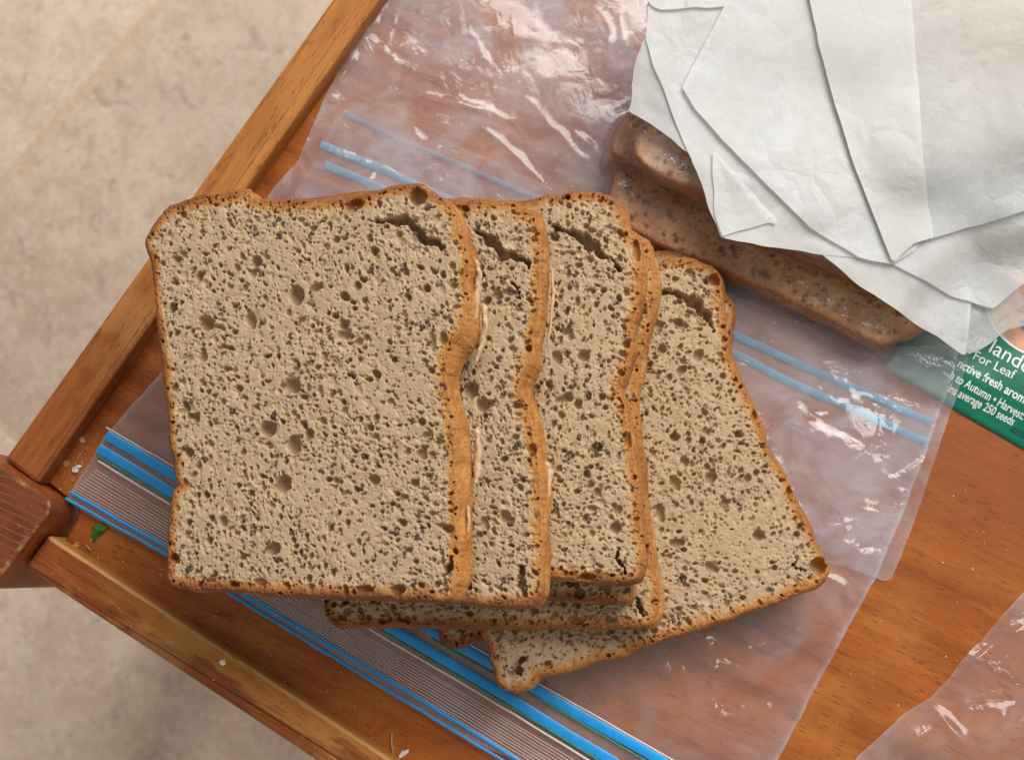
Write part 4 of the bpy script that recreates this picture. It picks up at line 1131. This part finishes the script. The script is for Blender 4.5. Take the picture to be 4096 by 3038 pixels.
# --- third bag at the near right corner
def build_bag_c():
    root = empty("plastic_bag", Matrix.Identity(4))
    tag(root, "crumpled clear bag edge lying on bare wood away from the bread and zips", "plastic bag", "clear plastic zip bags on the tray")
    px = [(4250, 2240), (4096, 2368), (4000, 2470), (3930, 2555), (3830, 2655), (3790, 2720), (3720, 2790), (3600, 2870), (3500, 2960), (3420, 3038), (3330, 3160), (4300, 3160)]
    cf = [ridge(*r) for r in (([(3750, 2850), (3800, 2920), (3850, 2990), (3890, 3060)], 42, 3.2), ([(3810, 2700), (3900, 2640), (4000, 2570), (4110, 2490)], 26, 2.4), ([(3780, 2740), (3850, 2690)], 30, 2.0), ([(3980, 2800), (4010, 2950)], 30, 1.5), ([(3640, 2960), (3740, 2900)], 26, 1.2))]
    def zf(x, y, d):
        z = 1.2 * MM + 7 * MM * sstep(0, 26 * MM, d) * (0.6 + 0.4 * vn(x / 0.02, y / 0.02, 71)) + 1.3 * MM * sstep(0, 8 * MM, d) * (crumple(x, y, 72, 28) + 0.5 * crumple(x, y, 73, 60))
        for f in cf: z = z + f(x, y)
        return np.maximum(z, 0.4 * MM)
    def hz(x, y, d): return np.clip(0.27 + 0.25 * (1 - sstep(0, 1.2 * MM, d)) + 0.10 * np.clip(crumple(x, y, 74, 30), 0, 1), 0, .8)
    sheet("film", px, 1.2 * MM, M['film3'], zf, 0.9 * MM, 51, 0.35, root, hz)
    sheet("bottom_film", [(a + 10, b + 12) for a, b in px], 0.5 * MM, M['film3'], lambda x, y, d: 0.4 * MM + 0 * x, 2.5 * MM, 52, 0.3, root, lambda x, y, d: np.full(len(x), 0.10))
build_bag_c()

# --- seed packet
def build_packet():
    z = 3.0 * MM
    o = P(3539, 1470, z)[:2]; e1 = P(4096, 1790, z)[:2] - o; e1 /= np.linalg.norm(e1); e2 = np.array([-e1[1], e1[0]])
    mw = Matrix(((e1[0], e2[0], 0, o[0]), (e1[1], e2[1], 0, o[1]), (0, 0, 1, 0), (0, 0, 0, 1)))
    root = empty("seed_packet", mw)
    tag(root, "dark green printed seed packet with white lettering, half under bag and paper", "seed packet")
    wid, hei = 0.080, 0.115
    xs = np.linspace(0, wid, 50); ys = np.linspace(0, hei, 60)
    X, Y = np.meshgrid(xs, ys)
    ed = np.minimum(np.minimum(X, wid - X), np.minimum(Y, hei - Y))
    Z = 0.5 * MM + 2.2 * MM * sstep(0, 14 * MM, ed) + 0.25 * MM * vn(X / 0.012, Y / 0.012, 91) * sstep(0, 4 * MM, ed)
    zt = lambda x, y: 0.5 * MM + 2.2 * MM * sstep(0, 14 * MM, min(x, wid - x, y, hei - y))
    idx = np.arange(X.size).reshape(X.shape)
    F = np.c_[idx[:-1, :-1].ravel(), idx[:-1, 1:].ravel(), idx[1:, 1:].ravel(), idx[1:, :-1].ravel()]
    v1 = np.c_[X.ravel(), Y.ravel(), Z.ravel()]; v2 = v1.copy(); v2[:, 2] = 0.15 * MM
    r = np.r_[idx[0, :], idx[1:, -1], idx[-1, -2::-1], idx[-2:0:-1, 0]]; n = X.size
    SFc = np.c_[r, r + n, np.roll(r, -1) + n, np.roll(r, -1)]
    obj("wrapper", mesh_np("wrapper", np.vstack([v1, v2]), np.vstack([F, F[:, ::-1] + n, SFc])), M['green'], root)
    inv = np.array(mw.inverted())
    L = lambda px, py, zz=z: (inv[:2, :2] @ P(px, py, zz)[:2] + inv[:2, 3])
    def drop(me, zoff):
        for v in me.vertices:
            x, y = v.co.x, v.co.y
            k = 0.25 * MM * float(vn(x / 0.012, y / 0.012, 91)) * float(sstep(0, 4 * MM, min(x, wid - x, y, hei - y)))
            v.co.z = zt(x, y) + k + zoff + v.co.z * 0.0
    def text(body, px, py, size_px, bold=0.0, sx=1.0, ang_px=None, anchor='LEFT'):
        cu = bpy.data.curves.new("lettering", 'FONT'); cu.body = body; cu.size = 1.0; cu.align_x = anchor
        cu.offset = bold; cu.resolution_u = 4
        t = bpy.data.objects.new("tmp", cu); COL.objects.link(t)
        dg = bpy.context.evaluated_depsgraph_get()
        me = bpy.data.meshes.new_from_object(t.evaluated_get(dg)); bpy.data.objects.remove(t)
        a, c = L(px, py), L(*ang_px)
        an = math.atan2(c[1] - a[1], c[0] - a[0]); s = size_px * PXS
        for v in me.vertices:
            x, y = v.co.x * s * sx, v.co.y * s
            v.co.x = a[0] + x * math.cos(an) - y * math.sin(an); v.co.y = a[1] + x * math.sin(an) + y * math.cos(an)
        drop(me, 0.10 * MM)
        obj("lettering", me, M['white'], root)
    # baselines as (x, y) of the first letter in view; (x, y) of a later point on it
    text("lande", 3950, 1402, 88, 0.0, 1.0, (4096, 1487))
    text("Cor", 3930, 1391, 88, 0.0, 1.0, (4096, 1487), 'RIGHT')
    text("For Leaf", 3888, 1432, 56, 0.0, 0.98, (4048, 1514))
    text("tive fresh aroma", 3862, 1483, 54, 0.016, 0.80, (4090, 1610))
    text("nc", 3862, 1483, 54, 0.016, 0.80, (4090, 1610), 'RIGHT')
    text("Autumn \u2022 Harvest: 10", 3857, 1544, 50, 0.012, 0.72, (4090, 1676))
    text("h to ", 3857, 1544, 50, 0.012, 0.72, (4090, 1676), 'RIGHT')
    text("average 250 seeds", 3834, 1583, 50, 0.012, 0.68, (4040, 1692))
    text("ins ", 3834, 1583, 50, 0.012, 0.68, (4040, 1692), 'RIGHT')
    # printed oval picture with a white rim
    def disc(nm, px, py, ra, rb, mat, zo, r0=0.0):
        c = L(px, py); K = 40; th = np.linspace(0, 2 * np.pi, K, endpoint=False); th0 = -0.05
        rs = np.linspace(r0, 1, 6)
        V = []; 
        for r in rs:
            for t in th:
                u, w = ra * PXS * r * math.cos(t), rb * PXS * r * math.sin(t)
                V.append([np.clip(c[0] + u, 0.001, wid - .001), np.clip(c[1] + w, .001, hei - .001), 0])
        F = [[i * K + k, i * K + (k + 1) % K, (i + 1) * K + (k + 1) % K, (i + 1) * K + k] for i in range(5) for k in range(K)]
        me = mesh_np(nm, np.array(V), np.array(F)); drop(me, zo); return obj(nm, me, mat, root)
    disc("picture", 4150, 1255, 215, 165, M['skin'], 0.08 * MM, 0.02)
    disc("picture_rim", 4150, 1255, 222, 172, M['white'], 0.12 * MM, 0.955)
    disc("picture_patch", 4125, 1310, 52, 26, M['blueprint'], 0.14 * MM, 0.02)
    b0, b1 = L(4052, 1712), L(4200, 1790)
    me = mesh_np("printed_band", np.array([[b0[0], b0[1] - .0011, 0], [b1[0], b1[1] - .0011, 0], [b1[0], b1[1] + .0011, 0], [b0[0], b0[1] + .0011, 0]]), np.array([[0, 1, 2, 3]])); drop(me, 0.1 * MM)
    obj("printed_band", me, M['dark_green'], root)
    return root
build_packet()

# --- parchment sheets over the bagged slices
PBASE = np.array([[*P(a, b, z * MM)[:2], z * MM] for a, b, z in (
    (2513, 440, 35), (2886, 951, 34), (3280, 1017, 31), (3571, 1058, 28), (3535, 1207, 27.5), (3700, 1320, 19), (3862, 1427, 7.5), (3971, 1233, 12), (4096, 1135, 17), (4096, 846, 29),
    (3653, 976, 29.5), (2727, 350, 36), (2900, 0, 37.5), (3400, 0, 38.5), (4096, 0, 37.5), (4200, 1280, 5.5), (4005, 1335, 5.2), (3880, 1250, 12), (3700, 600, 37), (3250, 800, 35.5), (4096, 500, 34.5), (3000, 600, 36), (2600, 0, 36.5), (4400, 700, 28.5))])
def paper_base(x, y):
    """height of the pile's underside: over the bagged slices, then down to the packet"""
    w = 1.0 / (((x[:, None] - PBASE[:, 0]) ** 2 + (y[:, None] - PBASE[:, 1]) ** 2) + 1.2e-4) ** 2
    return (w * PBASE[:, 2]).sum(1) / w.sum(1) + 1.1 * MM * fbm(x / 0.04, y / 0.04, 300, 2)

def paper(label, px, mat, lift, seed, amp=0.2, curl=0.0, fine=0.35, wob=0.3, part=None, parent=None):
    b0 = np.array([P(a[0], a[1], 0.035)[:2] for a in px])
    px2 = []
    for a in px:
        z = 0.035
        for _ in range(5):
            q = P(a[0], a[1], z); z = float(paper_base(np.array([q[0]]), np.array([q[1]]))[0]) + lift * MM
        px2.append((a[0], a[1], z))
    def zf(x, y, d):
        z = paper_base(x, y) + lift * MM
        z = z + amp * MM * fbm(x / 0.03, y / 0.03, seed, 3) * sstep(0, 12 * MM, d) + fine * MM * 0.26 * (crumple(x, y, seed + 2, 75) + 0.9 * crumple(x, y, seed + 5, 30)) * (0.35 + 1.3 * sstep(-0.1, 0.5, fbm(x / 0.03, y / 0.03, seed + 8, 2))) * sstep(0, 3 * MM, d)
        return z + curl * MM * (1 - sstep(0, 9 * MM, d)) ** 2
    o, _ = sheet(part or "paper_sheet", px2, 40 * MM, mat, zf, 0.9 * MM, seed, wob, parent)
    if part is None: tag(o, label, "paper sheet", "parchment sheets piled over the bagged slices")
    return o
paper("crumpled greyish parchment sheet, lowest, with a torn wavy rim above the bagged crusts",
      [(2600, -90, 41), (2587, 20, 41), (2583, 150, 41), (2555, 225, 41), (2541, 272, 41.5), (2536, 320, 41), (2522, 380, 41), (2513, 440, 41), (2560, 478, 41), (2640, 530, 41), (2745, 608, 41), (2850, 700, 41), (3100, 760, 41), (3150, -90, 41)], M['paper_grey'], 0.4, 201, 0.5, 0.8, 2, 0.7)
q2 = paper("long white parchment sheet whose pointed corner has a small folded flap",
      [(2640, -90, 45), (2592, 30, 45), (2583, 160, 44.5), (2612, 260, 44), (2654, 363, 44), (2745, 600, 44), (2790, 690, 44), (2817, 772, 43.5), (2850, 870, 43), (2886, 951, 42), (2960, 968, 42), (3072, 985, 42), (3190, 1004, 41), (3280, 1017, 40), (3440, 1033, 38), (3600, 1000, 37), (3400, -90, 44)], M['paper'], 1.5, 202, 0.25, 0.3, 0.8, 0.3)
paper(None, [(2848, 592, 46), (2915, 668, 46.4), (2980, 745, 46.4), (3050, 818, 46.4), (3105, 876, 46.2), (3112, 900, 46), (3075, 890, 46.5), (3010, 908, 46), (2960, 925, 45), (2892, 947, 43.6), (2862, 860, 45), (2850, 720, 46)], M['paper'], 2.1, 212, 0.2, 0.4, 1.5, 0.3, part="folded_corner", parent=q2)
paper("strip of parchment along the top of the pile with a wavy lower rim",
      [(2590, -90, 47), (2592, 8, 47), (2612, 30, 47.3), (2640, 42, 47.5), (2700, 40, 47.3), (2790, 30, 47.2), (2885, 27, 47), (3060, 34, 47), (3260, 36, 47), (3260, -90, 47)], M['paper'], 2.5, 203, 0.2, 0.3, 1.2, 0.4)
paper("thin grey see-through parchment lying on the seed packet's picture",
      [(3860, 1050, 14), (3872, 1250, 12), (3860, 1424, 8), (3900, 1408, 8), (3975, 1368, 7), (4005, 1340, 7), (4040, 1318, 7.2), (4096, 1306, 7.5), (4190, 1270, 8), (4140, 1250, 8), (4075, 1168, 9), (4045, 1100, 12), (4000, 1050, 14)], M['paper_thin'], 0.2, 204, 0.2, 0.2, 1.4, 0.5)
paper("white parchment sheet with a pointed corner hanging over the green seed packet",
      [(3240, 960, 39), (3290, 1022, 38.5), (3400, 1115, 36), (3535, 1207, 32), (3700, 1318, 24), (3800, 1385, 17), (3862, 1427, 11), (3873, 1320, 14), (3884, 1200, 18), (3890, 1000, 24), (3700, 850, 32), (3400, 800, 38)], M['paper'], 1.3, 205, 0.25, 0.3, 0.9, 0.25)
paper("broad white parchment sheet ending in a blunt corner above the printed lettering",
      [(3480, 950, 42), (3571, 1060, 40), (3690, 1118, 35), (3800, 1180, 29), (3853, 1201, 26), (3920, 1218, 23), (3971, 1233, 20), (4030, 1187, 21), (4096, 1135, 22), (4230, 1040, 26), (4230, 600, 38), (3500, 700, 44)], M['paper'], 2.1, 206, 0.25, 0.3, 1, 0.3)
paper("smooth white parchment sheet folded to a sharp corner pointing at the fan of bread",
      [(2970, -90, 50), (2908, 5, 50), (2810, 190, 50), (2727, 350, 49.5), (2780, 436, 49), (2900, 570, 48.5), (3017, 690, 48), (3130, 800, 47), (3235, 908, 46), (3330, 965, 44.5), (3440, 1030, 42.5), (3571, 1058, 41.5), (3660, 1000, 43), (3750, 800, 46), (3500, -90, 52)], M['paper'], 2.9, 207, 0.25, 0.3, 0.45, 0.2)
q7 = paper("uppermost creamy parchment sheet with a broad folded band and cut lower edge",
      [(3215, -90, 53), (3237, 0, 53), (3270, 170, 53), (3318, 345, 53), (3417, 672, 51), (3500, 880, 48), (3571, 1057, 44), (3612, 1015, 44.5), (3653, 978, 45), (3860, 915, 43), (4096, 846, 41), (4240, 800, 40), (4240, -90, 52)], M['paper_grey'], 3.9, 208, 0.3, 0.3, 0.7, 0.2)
paper(None, [(3217, -90, 54.6), (3239, 0, 54.6), (3272, 170, 54.6), (3320, 345, 54.6), (3419, 672, 52.6), (3501, 878, 49.8), (3571, 1050, 45.8), (3612, 1010, 46), (3655, 972, 46.6), (3735, 950, 46.8), (3728, 905, 47.2), (3690, 636, 52), (3670, 318, 54.6), (3644, 0, 54.6), (3640, -90, 54.6)], M['paper_warm'], 4.5, 209, 0.2, 0.2, 0.3, 0.15, part="folded_band", parent=q7)

# ------------------------------------------------------------------ crumbs and scraps
def lump(name, px, py, z, r, mat, label, cat, seed, sub=2):
    import bmesh
    bm = bmesh.new(); bmesh.ops.create_icosphere(bm, subdivisions=sub, radius=1)
    rg = np.random.default_rng(seed)
    for v in bm.verts:
        k = 1 + 0.55 * float(vn(v.co.x * 1.7 + v.co.z, v.co.y * 1.7, seed)) + 0.12 * rg.normal()
        v.co = Vector((v.co.x * r[0] * k, v.co.y * r[1] * k, max(v.co.z * r[2] * k, -r[2] * .5)))
    me = bpy.data.meshes.new(name); bm.to_mesh(me); bm.free()
    c = P(px, py, z)
    o = obj(name, me, mat); o.location = (c[0], c[1], c[2] + r[2] * 0.5); o.rotation_euler = (0, 0, rg.random() * 3)
    return tag(o, label, cat)
lump("bread_crumb", 307, 1874, 0, (1.4 * MM, 1.2 * MM, .9 * MM), M['white_crumb'], "white crumb on the tray beside the blue zip's end", "crumb", 1)
lump("crust_flake", 263, 1849, 0, (1.9 * MM, 1.2 * MM, .5 * MM), M['flake'], "orange brown crust flake lying next to the white crumb", "crumb", 2)
lump("bread_crumb", 328, 1757, 0, (1.5 * MM, 1.1 * MM, .7 * MM), M['crumbm'], "dull brown crumb against the foot of the pale rail", "crumb", 3)
lump("bread_crumb", 893, 2646, ZR, (1.0 * MM, .9 * MM, .6 * MM), M['white_crumb'], "pale flake stuck on top of the darker stained rail", "crumb", 4)
lump("bread_crumb", 1611, 3010, 0, (1.9 * MM, .8 * MM, .6 * MM), M['white_crumb'], "long whitish flake on the tray beside a thin husk", "crumb", 5)
lump("crumb_flake", 306, 2177, 0, (1.0 * MM, 1.1 * MM, .4 * MM), M['flake'], "yellowish flake on the tray below the green leaf scrap", "crumb", 6)

def leaf():
    pts = [(365, 2120), (372, 2105), (400, 2088), (415, 2082), (420, 2095), (430, 2103), (425, 2115), (405, 2135), (390, 2150), (375, 2167), (370, 2150)]
    q = np.array([P(a, b, 0.8 * MM) for a, b in pts]); c = q.mean(0)
    V = [(*(p - c)[:2], 0.6 * MM * math.sin(i * 1.3)) for i, p in enumerate(q)] + [(0, 0, 0.7 * MM)]
    n = len(pts); V += [(v[0], v[1], v[2] - 0.15 * MM) for v in V]
    F = [(i, (i + 1) % n, n) for i in range(n)] + [((i + 1) % n + n + 1, i + n + 1, 2 * n + 1) for i in range(n)] + [(i, i + n + 1, (i + 1) % n + n + 1, (i + 1) % n) for i in range(n)]
    me = bpy.data.meshes.new("leaf_scrap"); me.from_pydata(V, [], F); me.update()
    o = obj("leaf_scrap", me, M['leaf']); o.location = (c[0], c[1], 0.9 * MM)
    tag(o, "small torn green leaf scrap on the bare tray near the post", "leaf")
leaf()
def husk(px, label, seed, w=0.25):
    q = np.array([P(a, b, 0.5 * MM) for a, b in px]); c = q.mean(0)
    q = resample(q - c, 1 * MM, False); V = []; K = 6
    for i, p in enumerate(q):
        r = w * MM * (0.4 + 0.6 * math.sin(math.pi * (i + .5) / len(q)))
        for k in range(K): a = k / K * 2 * math.pi; V.append((p[0] + r * math.cos(a), p[1] + r * 0.3 * math.sin(i), 0.3 * MM + r * math.sin(a)))
    F = [[i * K + k, i * K + (k + 1) % K, (i + 1) * K + (k + 1) % K, (i + 1) * K + k] for i in range(len(q) - 1) for k in range(K)]
    o = obj("husk", mesh_np("husk", np.array(V), np.array(F)), M['straw']); o.location = c
    tag(o, label, "husk")
husk([(1568, 2925), (1566, 2970), (1574, 3020)], "thin straw coloured husk on the tray by a whitish flake", 1, .3)
husk([(343, 2178), (355, 2190), (366, 2203)], "short pale husk splinter on the tray right of a yellowish flake", 2, .3)

def crumbs():
    rg = np.random.default_rng(77); b = Blobs()
    for k in range(330):
        t = rg.random(); 
        if k < 130:   # along the foot of the near rail
            a = np.array([250, 2230]) * (1 - t) + np.array([1620, 3060]) * t + np.array([0.6, -0.8]) * rg.random() ** 1.5 * 230
        elif k < 190: # along the pale rail
            a = np.array([205, 1960]) * (1 - t) + np.array([420, 1660]) * t + np.array([1, 0.3]) * rg.random() * 70
        else:
            a = np.array([2750 + 1300 * rg.random(), 1850 + 1150 * rg.random()])
        c = P(a[0], a[1], 0)
        if k >= 190 and a[0] < 3620 - (a[1] - 1850) * 0.42: continue
        r = (0.07 + 0.20 * rg.random() ** 3) * MM
        b.add((c[0], c[1], r * 0.4), (r * 1.3, r, r * .8), rg.random() * 6, rg, .3)
    for k in range(40):
        t = rg.random(); a = np.array([150, 2200]) * (1 - t) + np.array([1350, 2990]) * t + np.array([-.5, .7]) * rg.random() * 60
        c = P(a[0], a[1], ZR); r = (0.07 + 0.15 * rg.random() ** 3) * MM; b.add((c[0], c[1], ZR + r * .4), (r * 1.3, r, r), rg.random() * 6, rg, .3)
    o = obj("crumbs", b.mesh("crumbs"), M['white_crumb']); tag(o, kind='stuff')
crumbs()
